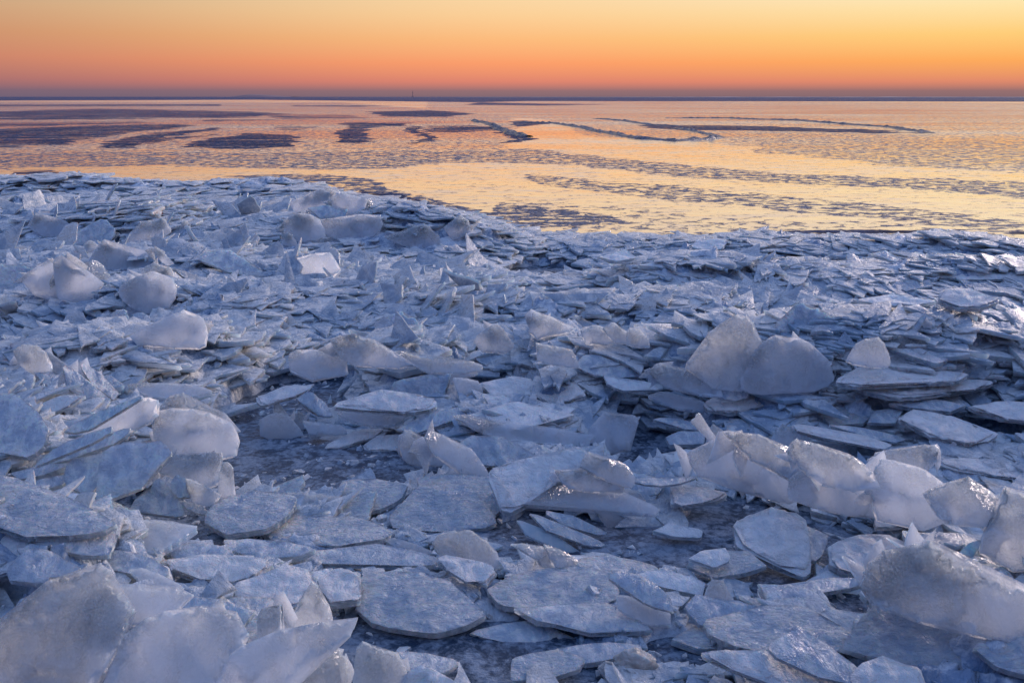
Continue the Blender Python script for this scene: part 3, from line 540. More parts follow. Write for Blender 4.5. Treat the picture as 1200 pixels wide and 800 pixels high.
def plate_mesh(P, th, sp, jag, seed, bumpy, warp, ztop=None, edge_mat=True, tmid=True, fct=0.0):
    """closed plate with uneven top and bottom and a layered, ragged side; P = 2-D outline"""
    P = [tuple(p) for p in P]
    A = sum(P[i][0]*P[(i+1) % len(P)][1]-P[(i+1) % len(P)][0]*P[i][1] for i in range(len(P)))
    if A < 0: P = P[::-1]
    B = resample(P, sp, jag, seed); nb = len(B)
    x0, y0 = B.min(0); x1, y1 = B.max(0)
    gx, gy = np.meshgrid(np.arange(x0, x1, sp), np.arange(y0, y1, sp)); gx = gx.ravel(); gy = gy.ravel()
    lr = np.random.default_rng(int(seed*1000) % 99991+1)
    gx = gx+lr.uniform(-.3, .3, gx.shape)*sp; gy = gy+lr.uniform(-.3, .3, gy.shape)*sp
    m = inpoly(gx, gy, B)
    gx, gy = gx[m], gy[m]
    if len(gx):
        dd = np.full(len(gx), 1e9)
        for k in range(0, nb, 64): dd = np.minimum(dd, np.hypot(gx[:, None]-B[None, k:k+64, 0], gy[:, None]-B[None, k:k+64, 1]).min(1))
        gx, gy = gx[dd > sp*.55], gy[dd > sp*.55]
    vs = [Vector(b) for b in B]+[Vector(q) for q in zip(gx, gy)]
    r = delaunay_2d_cdt(vs, [(i, (i+1) % nb) for i in range(nb)], [], 1, sp*.02, True)
    v2 = np.array([tuple(v) for v in r[0]]); tri = np.array([f for f in r[2] if len(f) == 3], int)
    orig = r[3]; bmap = {}
    for i, os_ in enumerate(orig):
        for q in os_:
            if q < nb: bmap[q] = i
    rim = []
    for q in range(nb):
        i = bmap.get(q)
        if i is not None and (not rim or rim[-1] != i): rim.append(i)
    rim = np.array(rim); x, y = v2[:, 0], v2[:, 1]
    if ztop is None:
        def ztop(x, y):
            return fct*facets(x+seed*3, y, .15, 1.0, int(seed*10))+warp*fbm(x*1.6+seed, y*1.6, 2, 41)+bumpy*(fbm(x*9+seed, y*9, 3, 43)+.6*fbm(x*34, y*34+seed, 2, 47))
    zt = ztop(x, y); zt[rim] -= .06*th
    zb = ztop(x, y)-th*(1+.25*fbm(x*5+seed, y*5, 2, 51)); zb[rim] += .1*th
    n = len(v2); VV = [np.c_[x, y, zt], np.c_[x, y, zb]]; F = [tri, tri[:, ::-1]+n]
    VV += [VV[0][rim], VV[1][rim]]; nr = len(rim); c = v2.mean(0); rp = v2[rim]; tn = np.roll(rp, -1, 0)-np.roll(rp, 1, 0); tn /= np.maximum(np.linalg.norm(tn, axis=1), 1e-9)[:, None]
    out = np.c_[tn[:, 1], -tn[:, 0]]
    fm = [0]*len(tri)*2; sm = [1]*len(tri)*2; base = 2*n+2*nr; prev = np.arange(nr)+2*n; Q = []
    levels = (.34, .68) if tmid else ()
    for k, t in enumerate(levels):
        off = jag*.5*fbm(rp[:, 0]*16+seed+k*7, rp[:, 1]*16, 2, 61+k)+ (.06 if k == 0 else -.10)*th
        q = rp+out*off[:, None]; z = zt[rim]*(1-t)+zb[rim]*t
        VV.append(np.c_[q, z]); cur = np.arange(nr)+base; base += nr
        Q.append(np.c_[prev, cur, np.roll(cur, -1), np.roll(prev, -1)]); prev = cur
    cur = np.arange(nr)+2*n+nr; Q.append(np.c_[prev, cur, np.roll(cur, -1), np.roll(prev, -1)])
    Q = np.concatenate(Q); fm += [1 if edge_mat else 0]*len(Q); sm += [0]*len(Q)
    return np.concatenate(VV), [F[0], F[1], Q], fm, sm, ztop
def put_plate(name, org, e, P2, th, mat, seed, dist, bumpy, warp, parent=None, ztop=None, jag=None, split=False):
    size = max(np.ptp([p[0] for p in P2]), np.ptp([p[1] for p in P2]))
    sp = max(.010, dist*.0034, size/70)
    jag = min(.017, size*.035)*(1.2 if e[2][2] < .8 else .8) if jag is None else jag
    V, F, fm, sm, zt = plate_mesh(P2, th, sp, jag, seed, bumpy, warp, ztop, edge_mat=parent is None, fct=.16 if e is not None and e[2][2] < .82 else .035)
    if parent is None and split:
        n2 = int(F[2].min()); nf = len(F[0])*2
        o = mesh_obj(name, V[:n2], F[:2], [M[mat]], None, fm[:nf], sm[:nf])
        mesh_obj('broken_edge', V[n2:], [F[2]-n2], [M['edge']], o, [0]*len(F[2]), sm[nf:])
    else: o = mesh_obj(name, V, F, [M[mat], M['edge']] if parent is None else [M[mat]], parent, fm, sm)
    if parent is None:
        mt = Matrix.Identity(4)
        for k in range(3):
            mt[k][0] = e[0][k]; mt[k][1] = e[1][k]; mt[k][2] = e[2][k]; mt[k][3] = org[k]
        o.matrix_world = mt
    return o, zt
HR = 3; HB = np.zeros((800//HR+2, 1200//HR+2))       # what the named plates already hide, to keep loose rubble from piling up in front of them
cyy, cxx = np.mgrid[0:HB.shape[0], 0:HB.shape[1]]; cxx = cxx*HR+1.5; cyy = cyy*HR+1.5
LIFT = np.full(GZ.shape, -9.0)
SLABS = []
def crust(o, P2, zt, th, dist, seed, frac=.90):
    c = np.mean(P2, 0); Q = []
    for p in P2: Q.append(c+(np.array(p)-c)*(frac+.05*math.sin(seed*3+len(Q)*2.1)))
    q, _ = put_plate('frost_crust', None, None, Q, .012, 'snow', seed+3, dist, .003, 0, parent=o, ztop=lambda x, y: zt(x, y)+.0075+.004*fbm(x*22+seed, y*22, 3, 71), jag=.02)
    return q
GROUPN = 'broken plates of shore ice'
for hi, h in enumerate(H):
    P = h['P']; k = max(range(len(P)), key=lambda i: P[i][1]); au, av = P[k]
    A = hit(au, av); A = A+np.array([0, 0, h['dz']])
    # slide back to the same line of sight at the lifted height
    d = ray(au, av); t = (A[2]-CAMH)/d[2]; A = np.array([d[0]*t, d[1]*t, A[2]])
    e = frame(h['inc'], h['az']); n = e[2]; O = np.array([0, 0, CAMH]); W3 = []
    for (u, v) in P:
        d = ray(u, v); t = (A-O).dot(n)/d.dot(n); W3.append(O+d*t)
    W3 = np.array(W3); org = W3.mean(0); P2 = [((w-org).dot(e[0]), (w-org).dot(e[1])) for w in W3]
    sz = np.ptp(P2, 0); dist = np.linalg.norm(org-O); h['org'] = org; h['sz'] = sz; h['W3'] = W3
    if sz.max() > 3.4 or t <= 0: print('BIG', h['label'], sz.round(2), A.round(2))
    seed = 1.3+hi*.73; k_ = h['k']
    bumpy = {'frost': .006, 'ripple': .006, 'snow': .009, 'cloudy': .003, 'clear': .004, 'edge': .003}[k_]*min(1.5, max(.8, dist/6))
    th = h['th']*(1.0 if dist < 7 else 1.0)
    name = 'ice_slab' if h['inc'] < 30 else 'ice_plate'
    o, zt = put_plate(name, org, e, kink(P2, seed, .03 if h['inc'] < 33 else .065), th, k_, seed, dist, bumpy, .012 if k_ != 'snow' else .02, split=dist < 9)
    tag(o, h['label'], 'ice slab' if h['inc'] < 30 else 'ice plate', GROUPN, 'thing')
    if k_ in ('frost', 'snow') and h['inc'] < 30 and dist < 8.5 and sz.min() > .16:
        crust(o, P2, zt, th, dist, seed)
    SLABS.append(o)
    m = inpoly(cxx, cyy, P); dep = org[1]*CP-(org[2]-CAMH)*SP
    HB[m] = np.where(HB[m] == 0, dep, np.minimum(HB[m], dep))
    # bed under the plate
    xy = W3[:, :2]; c = xy.mean(0); sh = c+(xy-c)*.9
    if h['inc'] < 33:
        b0, b1 = sh.min(0), sh.max(0)
        i0 = np.searchsorted(YR, b0[1]); i1 = np.searchsorted(YR, b1[1])+1
        m = inpoly(GX[i0:i1], GY[i0:i1], sh); pz = (A.dot(n)-GX[i0:i1]*n[0]-GY[i0:i1]*n[1])/n[2]-th-.035
        LIFT[i0:i1][m] = np.maximum(LIFT[i0:i1][m], pz[m])
        h['under'] = True
    else:
        lo = W3[W3[:, 2] < W3[:, 2].min()+.35*np.ptp(W3[:, 2])]
        bx, by = lo[:, 0].mean(), lo[:, 1].mean(); rx = max(.08, np.ptp(W3[:, 0])*.45); ry = .10+.35*np.ptp(W3[:, 1])
        q = ((GX-bx)/rx)**2+((GY-by-ry*.6)/ry)**2
        top = W3[:, 2].min()+.25*np.ptp(W3[:, 2])
        LIFT = np.where(q < 1.3, np.maximum(LIFT, top-.3*q*top-.05), LIFT)
# lift the bed, soften the steps
def blur(a, n=2):
    for _ in range(n):
        a = (a+np.roll(a, 1, 0)+np.roll(a, -1, 0))/3; a = (a+np.roll(a, 1, 1)+np.roll(a, -1, 1))/3
    return a
# never raise it where that would hide a plate standing behind
GU, GV, GF = project(GX, GY, np.maximum(np.maximum(GZ, LIFT), 0))
ii = np.clip((GV/HR).astype(int), 0, HB.shape[0]-1); jj = np.clip((GU/HR).astype(int), 0, HB.shape[1]-1)
G1 = np.maximum(GZ, LIFT); G1 = np.maximum(blur(G1, 2), G1*.0+blur(GZ, 1))
G1 = np.where(LIFT > GZ, np.minimum(G1, np.maximum(LIFT, GZ)), G1)
# ------------------------------------------------------------------ bed surface
def poolmask(x, y):
    r = np.zeros(np.shape(x)); w = .10*noise(x*2.3, y*2.3, 31)+.05*noise(x*9, y*9, 33)
    for (u, v, ru, rv) in POOL:
        gx, gy = ground(u, v); x1, _ = ground(u+ru*1.4, v); _, y0 = ground(u, v+rv*2.1); _, y1 = ground(u, v-rv*1.5)
        q = np.sqrt(((x-gx)/(x1-gx))**2+((y-(y0+y1)/2)/((y1-y0)/2))**2)+w*4; r = np.maximum(r, np.clip((1.2-q)*4, 0, 1))
    return r
PM = poolmask(GX, GY)
def box(a, r, ax):
    c = np.cumsum(np.insert(np.pad(a, [(r, r+0) if i == ax else (0, 0) for i in (0, 1)], mode='edge'), 0, 0, axis=ax), axis=ax)
    return (np.take(c, range(2*r+1, c.shape[ax]), ax)-np.take(c, range(0, c.shape[ax]-2*r-1), ax))/(2*r+1)
PW = box(box(box(box(PM, 14, 0), 10, 1), 14, 0), 10, 1)
G1 = G1*(1-.85*np.clip(PW*2.2, 0, 1)); G1 = G1*(1-PM)-.05*PM
for _ in range(3):      # the packed rubble must not bury a plate that stands behind it
    GU, GV, GF = project(GX, GY, np.maximum(G1, 0)+.03)
    ii = (GV/HR).astype(int); jj = (GU/HR).astype(int); inn = (ii >= 0) & (ii < HB.shape[0]) & (jj >= 0) & (jj < HB.shape[1])
    hb = HB[np.clip(ii, 0, HB.shape[0]-1), np.clip(jj, 0, HB.shape[1]-1)]; oc = inn & (hb > 0) & (GF < hb-.12) & (G1 > 0)
    G1 = np.where(oc, G1*.45, G1); G1 = np.where(G1 > 0, np.minimum(G1, blur(G1, 1)+.01), G1)
for _ in range(4): G1 = np.minimum(G1, blur(G1, 3)+.015)
rough = np.clip(G1*14+.3, 0, 1)
GZ2 = G1+rough*(facets(GX+.1*noise(GX*2, GY*2, 3), GY*1.25, .34, .20, 100, .05)+facets(GX, GY*1.2+.05*noise(GX*5, GY*5, 4), .12, .30, 200, .018)
      + .012*fbm(GX*7, GY*7, 4, 81)+.006*fbm(GX*31, GY*31, 3, 85))-.025
idx = np.arange(NR*NC).reshape(NR, NC)
Q = np.stack([idx[:-1, :-1], idx[:-1, 1:], idx[1:, 1:], idx[1:, :-1]], -1).reshape(-1, 4)
zq = GZ2.ravel()[Q].max(1); Q = Q[zq > -.03]
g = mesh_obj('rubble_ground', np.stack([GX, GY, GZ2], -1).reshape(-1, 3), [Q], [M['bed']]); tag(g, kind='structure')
# ------------------------------------------------------------------ loose plates, thousands of them
def cand(n, ymin, ymax, rmin, rmax, seed, pw=1.6):
    r_ = np.random.default_rng(seed)
    y = np.sqrt(r_.uniform(ymin**2, ymax**2, n)); x = r_.uniform(-1, 1, n)*(.68*y+1.1)
    s = rmin+(rmax-rmin)*r_.random(n)**pw
    return x, y, s, r_
def orient(x, y, r_, amp=1.0):
    n = len(x); a = 80*fbm(x*.30+9, y*.30, 2, 301)+r_.normal(0, 14, n)
    inc = 4+22*np.abs(fbm(x*.5, y*.5+4, 2, 303))+np.abs(r_.normal(0, 4, n))
    up = (r_.random(n) < np.clip((Tz(x, y, G1)-.10)*.32, .008, .07)*np.where(x > 0, .35, 1.)); inc = np.where(up, r_.uniform(40, 68, n), inc*amp); a = np.where(r_.random(n) < .06, r_.uniform(-180, 180, n), a)
    inc = np.where(y > 16, np.minimum(inc, 26), inc); inc = np.where((y > 9) & (x > 0), np.minimum(inc, 30), inc); return inc, a
def keep(x, y, z, s, inc, marg=.06):
    ok = np.ones(len(x), bool)
    for dx, dy, dz in ((0,0,0),(1,0,0),(-1,0,0),(0,-.7,0),(0,.7,.3),(.7,-.5,0),(-.7,-.5,0),(0,0,.6)):
        hz = z+s*(dz+.2)*np.sin(np.radians(inc)) if dz or dy > 0 else z+.02
        u, v, f = project(x+dx*s*.9, y+dy*s*.9, hz)
        i = (v/HR).astype(int); j = (u/HR).astype(int); inn = (i >= 0) & (i < HB.shape[0]) & (j >= 0) & (j < HB.shape[1])
        hb = HB[np.clip(i, 0, HB.shape[0]-1), np.clip(j, 0, HB.shape[1]-1)]
        ok &= ~(inn & (hb > 0) & (f < hb+marg))
    return ok
POOLG = np.clip((.02-G1)/.03, 0, 1)
LOTS = []
for (n, y0, y1, r0, r1, sd, amp) in ((15000, 2.0, 6, .022, .15, 1, 1), (14000, 5, 11, .035, .21, 2, .9), (11000, 9, 16, .07, .30, 3, .42), (8000, 14, 25, .10, .42, 4, .35)):
    x, y, s, r_ = cand(n, y0, y1, r0, r1, sd); inc, az = orient(x, y, r_, amp)
    tz = Tz(x, y, G1); pool = Tz(x, y, POOLG); e = edge_y(x)-y
    ok = (r_.random(n) > np.maximum(pool*.93, np.clip(Tz(x, y, PM)*1.8, 0, .985))) & (e > .3) & (tz > -.02)
    z = np.maximum(tz, 0)+s*.22*np.sin(np.radians(inc))+.004+.022*r_.random(n)*(s/.2)
    ok &= keep(x, y, z, s, inc) & (z+s*np.sin(np.radians(inc))*1.9 < skymax(x, y)+.03)
    LOTS.append(np.c_[x, y, z, s, inc, az, r_.random(n)][ok])
LOTS = np.concatenate(LOTS)
print('loose plates', len(LOTS))
# how large each shows
u, v, f = project(LOTS[:, 0], LOTS[:, 1], LOTS[:, 2])
gz = np.arctan2(CAMH-LOTS[:, 2], LOTS[:, 1]); vis = np.abs(np.sin(gz+np.radians(LOTS[:, 4])*np.cos(np.radians(LOTS[:, 5]))))
area = (LOTS[:, 3]/f)**2*(vis+.1); inside = (u > 15) & (u < 1185) & (v > 205) & (v < 785)
order = np.argsort(-np.where(inside, area, 0))
# ------------------------------------------------------------------ the larger loose plates, each a thing with its own description
LM = [h for h in H if h['short']]
for h in LM: h['pj'] = project(*h['org'])
used = set(h['label'] for h in H); NIND = 300-len(H)
SHP = ['three sided', 'four sided', 'five sided', 'six sided']
def poly_local(K, s, r_, el):
    ph = np.sort(np.arange(K)*2*np.pi/K+r_.uniform(-.45, .45, K)*2*np.pi/K); dk = s*r_.uniform(.62, 1.0, K)
    P = []
    for i in range(K):
        a, b = ph[i], ph[(i+1) % K]; da, db = dk[i], dk[(i+1) % K]; D = math.sin(b-a)
        if abs(D) < .25: P.append((da*math.cos(a), da*math.sin(a))); continue
        X = (da*math.sin(b)-db*math.sin(a))/D; Y = (db*math.cos(a)-da*math.cos(b))/D; l = math.hypot(X, Y)
        if l > 1.5*s: X *= 1.5*s/l; Y *= 1.5*s/l
        P.append((X*el, Y/el))
    return P
taken = np.zeros(len(LOTS), bool); cnt = 0; placed = []
for oi_ in order:
    if cnt >= NIND: break
    x, y, z, s, inc, az, rn = LOTS[oi_]; uu, vv, ff = u[oi_], v[oi_], f[oi_]
    if any(abs(uu-a) < 9 and abs(vv-b) < 5 for a, b in placed): continue
    best = None
    for h in sorted(LM, key=lambda h: (h['pj'][0]-uu)**2+4*(h['pj'][1]-vv)**2)[:7]:
        du = uu-h['pj'][0]; dv = vv-h['pj'][1]
        rel = ('just right of' if du > 0 else 'just left of') if abs(du) > 1.6*abs(dv) else ('in front of' if dv > 0 else 'behind')
        K = 3+int(rn*4*.999); szw = 'small' if s < .16 else ('medium' if s < .26 else 'large')
        til = 'flat' if inc < 16 else ('tilted' if inc < 36 else 'upturned')
        for lab in (f"{szw} {til} frosted slab {rel} the {h['short']}", f"{szw} {til} {SHP[K-3]} slab {rel} the {h['short']}"):
            if lab not in used: best = lab; break
        if best: break
    if not best: continue
    used.add(best); placed.append((uu, vv)); taken[oi_] = True
    r_ = np.random.default_rng(int(rn*1e6)); P2 = poly_local(K if K > 3 else 4, s, r_, r_.uniform(.85, 1.35))
    if K == 3: P2 = poly_local(3, s*.75, r_, 1.1)
    e = frame(inc, az); mat = ('frost', 'ripple', 'snow', 'frost', 'cloudy')[int(rn*977) % 5] if inc < 36 else ('clear', 'cloudy', 'frost')[int(rn*977) % 3]
    o, zt = put_plate('ice_slab' if inc < 30 else 'ice_plate', (x, y, z), e, P2, .018+.06*s+.012*rn, mat, rn*50, ff, .005, .012)
    tag(o, best, 'ice slab' if inc < 30 else 'ice plate', GROUPN, 'thing'); cnt += 1
print('individual loose plates', cnt)
RB = LOTS[~taken]
# ------------------------------------------------------------------ the rest of them as one mass
def mass(name, L_, K, mats, seed, thk=(.010, .026), chunky=False):
    n = len(L_); r_ = np.random.default_rng(seed)
    x, y, z, s, inc, az = (L_[:, i] for i in range(6))
    i = np.radians(inc); a = np.radians(az); nv = np.c_[np.sin(i)*np.sin(a), -np.sin(i)*np.cos(a), np.cos(i)]
    e1 = np.array([[1., 0, 0]])-nv*nv[:, :1]; e1 /= np.linalg.norm(e1, axis=1)[:, None]; e2 = np.cross(nv, e1)
    rot = r_.uniform(0, 2*np.pi, n); c, s_ = np.cos(rot)[:, None], np.sin(rot)[:, None]; e1, e2 = e1*c+e2*s_, e2*c-e1*s_
    # angular outlines: 3, 4 or 6 sharp corners joined by straight breaks
    PX = np.zeros((n, K)); PY = np.zeros((n, K)); kind = r_.choice([3, 4, 4, 6], n)
    for c_n in (3, 4, 6):
        g_ = np.where(kind == c_n)[0]
        if not len(g_) or K % c_n: continue
        ang = (np.arange(c_n)[None]+r_.uniform(-.36, .36, (len(g_), c_n)))*2*np.pi/c_n; rr = r_.uniform(.55, 1.15, (len(g_), c_n))*(1.25 if c_n == 3 else 1)
        cxn = rr*np.cos(ang); cyn = rr*np.sin(ang); m_ = K//c_n
        for q in range(K):
            i0 = q//m_; t0 = (q % m_)/m_; i1 = (i0+1) % c_n; PX[g_, q] = cxn[:, i0]*(1-t0)+cxn[:, i1]*t0; PY[g_, q] = cyn[:, i0]*(1-t0)+cyn[:, i1]*t0
            if q % m_: PX[g_, q] += r_.normal(0, .035, len(g_)); PY[g_, q] += r_.normal(0, .035, len(g_))
    th = np.arctan2(PY, PX); rad = np.hypot(PX, PY)*s[:, None]
    el = r_.uniform(.85, 1.75, n)[:, None]
    X = rad*np.cos(th)*el; Y = rad*np.sin(th)/el; t = (thk[0]+thk[1]*r_.random(n)*np.clip(s/.15, .5, 2.2))[:, None]
    if chunky: t = s[:, None]*r_.uniform(.5, 1.2, (n, 1))
    rings = []
    wz = lambda X, Y, k: s[:, None]*.05*fbm(X/s[:, None]*1.2+r0, Y/s[:, None]*1.2, 2, k)
    r0 = r_.uniform(0, 99, (n, 1))
    nzt = lambda fx: (X*fx, Y*fx, wz(X*fx, Y*fx, 401)+r_.normal(0, .05, (n, K))*t)
    for fx, zo in ((.55, .03), (.93, 0), (1.0, -.08)):
        a_, b_, c_ = nzt(fx); rings.append((a_, b_, c_+zo*t))
    rings.append(rings[-1])
    a_, b_, c_ = nzt(1.0); rings.append((a_*(1+r_.normal(0, .02, (n, K))), b_, c_-.55*t))
    a_, b_, c_ = nzt(.97); rings.append((a_, b_, c_-1.0*t))
    NRg = len(rings); top = np.zeros((n, 1)); 
    LX = np.concatenate([rings[0][0]*0+0][:0]+[q[0] for q in rings]+[top, top], 1); LY = np.concatenate([q[1] for q in rings]+[top, top], 1); LZ = np.concatenate([q[2] for q in rings]+[top+.04*t, top-1.0*t], 1)
    V = np.stack([x, y, z], 1)[:, None, :]+LX[..., None]*e1[:, None, :]+LY[..., None]*e2[:, None, :]+LZ[..., None]*nv[:, None, :]
    nvp = LX.shape[1]; base = (np.arange(n)*nvp)[:, None]; k = np.arange(K); k2 = (k+1) % K; q = []
    T = []; T.append(np.stack([np.full(K, NRg*K), k, k2], 1)); T.append(np.stack([np.full(K, NRg*K+1), (NRg-1)*K+k2, (NRg-1)*K+k], 1)); T = np.concatenate(T)
    for r in (r for r in range(NRg-1) if r != 2): q.append(np.stack([r*K+k, (r+1)*K+k, (r+1)*K+k2, r*K+k2], 1))
    q = np.concatenate(q)
    Tn = (T[None]+base[:, :, None]).reshape(-1, 3); Qn = (q[None]+base[:, :, None]).reshape(-1, 4)
    fm_t = np.zeros(len(Tn), int); lev = np.repeat([r for r in range(NRg-1) if r != 2], K); fq = np.where(lev >= 3, 1, 0); fm_q = np.tile(fq, n); smq = np.tile(np.where(lev >= 3, 0, 1), n)
    if chunky: smq[:] = 0; 
    o = mesh_obj(name, V.reshape(-1, 3), [Tn, Qn], mats, None, np.r_[fm_t, fm_q], np.r_[np.full(len(Tn), 0 if chunky else 1), smq])
    return o
o = mass('ice_rubble', RB, 12, [M['rubble'], M['edge']], 5); tag(o, kind='stuff')
# slivers wedged behind the standing plates, giving them ragged crests
r_ = np.random.default_rng(55); SH = []
for h in H:
    if h['inc'] < 44 or h['k'] == 'snow' or h['short'] in ('dagger slab', 'spearhead peak', 'sail shaped slab', 'clear needle', 'isolated warm triangle', 'upright glass chip'): continue
    W_ = h['W3']; top = W_[W_[:, 2] > W_[:, 2].min()+.55*np.ptp(W_[:, 2])]; e = frame(h['inc'], h['az'])
    for q in range(int(np.clip(np.ptp(W_[:, 0])/.10, 2, 9))):
        a_, b_ = r_.integers(0, len(top), 2); t_ = r_.random(); p = top[a_]*(1-t_)+top[b_]*t_; hgt = max(.03, p[2]-W_[:, 2].min()); s_ = min(.5*hgt, .20)*r_.uniform(.7, 1.0)
        c = p-e[1]*s_*r_.uniform(.35, .8)-e[2]*(h['th']+.012+.02*r_.random()); SH.append((c[0], c[1], c[2], s_, h['inc']+r_.normal(0, 6), h['az']+r_.normal(0, 14)))
o = mass('shard_rubble', np.array(SH), 12, [M['clear'], M['edge']], 8, thk=(.006, .012)); tag(o, kind='stuff')
# crumbs of ice and slush lumps
x, y, s, r_ = cand(26000, 2.0, 9.5, .006, .034, 77, 2.2); tz = Tz(x, y, G1); z = np.maximum(tz, 0)+s*.2
clus = noise(x*1.7, y*1.7, 91)+.5*noise(x*6, y*6, 93)
ok = (clus > -.15) & keep(x, y, z, s, np.full(len(x), 20.), -.02)
CR = np.c_[x, y, z, s, r_.uniform(0, 60, len(x)), r_.uniform(-180, 180, len(x))][ok]
o = mass('ice_crumbs', CR, 6, [M['snow'], M['rubble']], 6, chunky=True); tag(o, kind='stuff')
# ------------------------------------------------------------------ brownish lump of ice
def lump(name, u, v, z, rx, ry, rz, mat, seed, label, cat):
    gx, gy = ground(u, v, z); nu, nv_ = 48, 30; V = []; 
    for i in range(nv_+1):
        for j in range(nu):
            t = math.pi*i/nv_; p = 2*math.pi*j/nu; V.append((math.sin(t)*math.cos(p), math.sin(t)*math.sin(p), math.cos(t)))
    V = np.array(V); n = 1+.28*fbm(V[:, 0]*1.5+V[:, 2]*1.1+seed, V[:, 1]*1.5-V[:, 2]*.8, 4, 501)+.05*fbm(V[:, 0]*6+seed+V[:, 2]*3, V[:, 1]*6-V[:, 2]*4, 3, 503)
    V = V*n[:, None]*np.array([rx, ry, rz]); F = []
    for i in range(nv_):
        for j in range(nu): F.append((i*nu+j, (i+1)*nu+j, (i+1)*nu+(j+1) % nu, i*nu+(j+1) % nu))
    o = mesh_obj(name, V, [np.array(F)], [M[mat]]); o.location = (gx, gy, z+rz*.72); o.rotation_euler = (0, R(-18), R(14)); return tag(o, label, cat, None, 'thing')
lump('ice_lump', 741, 790, 0, .075, .06, .05, 'brown', 2.2, 'rounded brownish stained lump of ice beside a glassy chip, bottom centre', 'ice lump')
# ------------------------------------------------------------------ frozen lake to the horizon
s = NT('lake_ice')
def att(n):
    a = s.n('ShaderNodeAttribute'); a.attribute_name = n; return a.outputs['Fac']
rgh, drk, slu = att('speckle'), att('frosted'), att('slush')
n1 = s.noise(3.6, 6, .72, .5); n2 = s.noise(.55, 4, .6, .8); n3 = s.noise(11, 4, .6, .3); n4 = s.noise(1.6, 6, .7, .4, sc=(.55, 1.5, 1)); nb = s.noise(.045, 5, .6, .5, sc=(.6, 2.2, 1))
sm_n = s.bump(s.math('ADD', n2, s.math('MULTIPLY', n1, .16)), .6, .020)
smooth0 = s.pri(s.mix(s.rng(nb, .4, .6), (.12, .14, .20), (.36, .34, .38)), s.rng(n4, .35, .65, .06, .15), sm_n, IOR=1.31)
lw = s.n('ShaderNodeLayerWeight'); lw.inputs[0].default_value = .5
gsy = s.n('ShaderNodeBsdfGlossy'); s.put(gsy.inputs[0], (.99, .95, .95)); s.put(gsy.inputs['Roughness'], s.math('ADD', s.rng(n4, .35, .65, .04, .11), s.math('MULTIPLY', s.rng(s.math('ADD', s.math('MULTIPLY', nb, .5), s.math('MULTIPLY', n4, .5)), .44, .58, 0, 1), .16))); s.l(sm_n, gsy.inputs['Normal'])
smooth = s.mixs(s.rng(lw.outputs['Facing'], .55, .93, .05, .97), smooth0, gsy.outputs[0])
rb = s.bump(s.math('ADD', n1, s.math('MULTIPLY', n3, .4)), 1.0, .22)
flk = s.pri(s.mix(s.rng(n3, .4, .6), (.035, .055, .12), (.18, .24, .38)), .55, rb, IOR=1.31, Specular_IOR_Level=.2)
thr = s.rng(rgh, 0, 1, .575, .435)
msk = s.math('MULTIPLY', s.rng(s.math('SUBTRACT', s.math('ADD', s.math('MULTIPLY', n1, .75), s.math('MULTIPLY', n4, .25)), thr), -.012, .022), s.rng(rgh, .02, .15))
sh = s.mixs(msk, smooth, flk)
dk = s.pri(s.mix(s.rng(n4, .38, .62), (.022, .036, .085), (.10, .14, .27)), .8, s.bump(s.math('ADD', n4, n1), 1.0, .30), IOR=1.31, Specular_IOR_Level=.04)
dm = s.rng(s.math('ADD', drk, s.math('MULTIPLY', s.math('SUBTRACT', s.math('ADD', s.math('MULTIPLY', n4, .5), s.math('MULTIPLY', s.noise(.30, 6, .7, .6, sc=(.5, 1.6, 1)), .5)), .5), 2.8)), .40, .64)
dm = s.math('MULTIPLY', s.math('MULTIPLY', dm, s.rng(drk, .02, .1)), s.rng(s.math('ADD', s.math('MULTIPLY', n1, .6), s.math('MULTIPLY', s.noise(.5, 5, .7, .5, sc=(.35, 2.2, 1)), .4)), .40, .47, .30, 1))
sh = s.mixs(dm, sh, dk)
# dark wet ice and slush between the heaped plates
w1 = s.noise(5, 7, .68, .6); w2 = s.noise(26, 5, .65, .4); w3 = s.noise(60, 3, .6, .2, sc=(.7, 1.6, 1))
fr = s.rng(s.math('ADD', s.math('MULTIPLY', w1, .62), s.math('MULTIPLY', w2, .38)), .44, .56)
wet = s.pri((.022, .045, .085), .20, s.bump(s.math('ADD', w1, s.math('MULTIPLY', w2, .5)), .8, .02), IOR=1.33)
fro = s.pri(s.mix(w2, (.14, .21, .33), (.55, .64, .76)), .6, s.bump(s.math('ADD', w2, w3), 1.0, .02), IOR=1.31)
nearm = s.mixs(s.math('MULTIPLY', fr, .75), wet, fro)
sh = s.mixs(slu, sh, nearm)
M['lake'] = s.end(sh)
yr = np.r_[-60, -20, -5, 0, np.exp(np.linspace(math.log(.9), math.log(12), 60)), np.exp(np.linspace(math.log(12.1), math.log(900), 560)), np.exp(np.linspace(math.log(930), math.log(45000), 40))]
sc = np.linspace(-1, 1, 701); yy = np.repeat(yr[:, None], 701, 1); xx = sc[None]*(.95*np.maximum(yy, 0)+2)+np.sign(sc)[None]*np.abs(sc)[None]**9*(60+np.maximum(yy, 0)*.5)
pu, pv, pf = project(xx, np.maximum(yy, 1.), 0*xx)
wob = np.clip((pv-113.5)/10, 0, 6)
ju = pu+wob*3.5*noise(xx*.11, yy*.11, 601)+wob*2.5*noise(xx*.5, yy*.5, 603); ju = np.clip(ju, -296, 1296); jv = pv+wob*.40*noise(xx*.13+5, yy*.13, 605)+wob*.28*noise(xx*.6, yy*.6, 607)
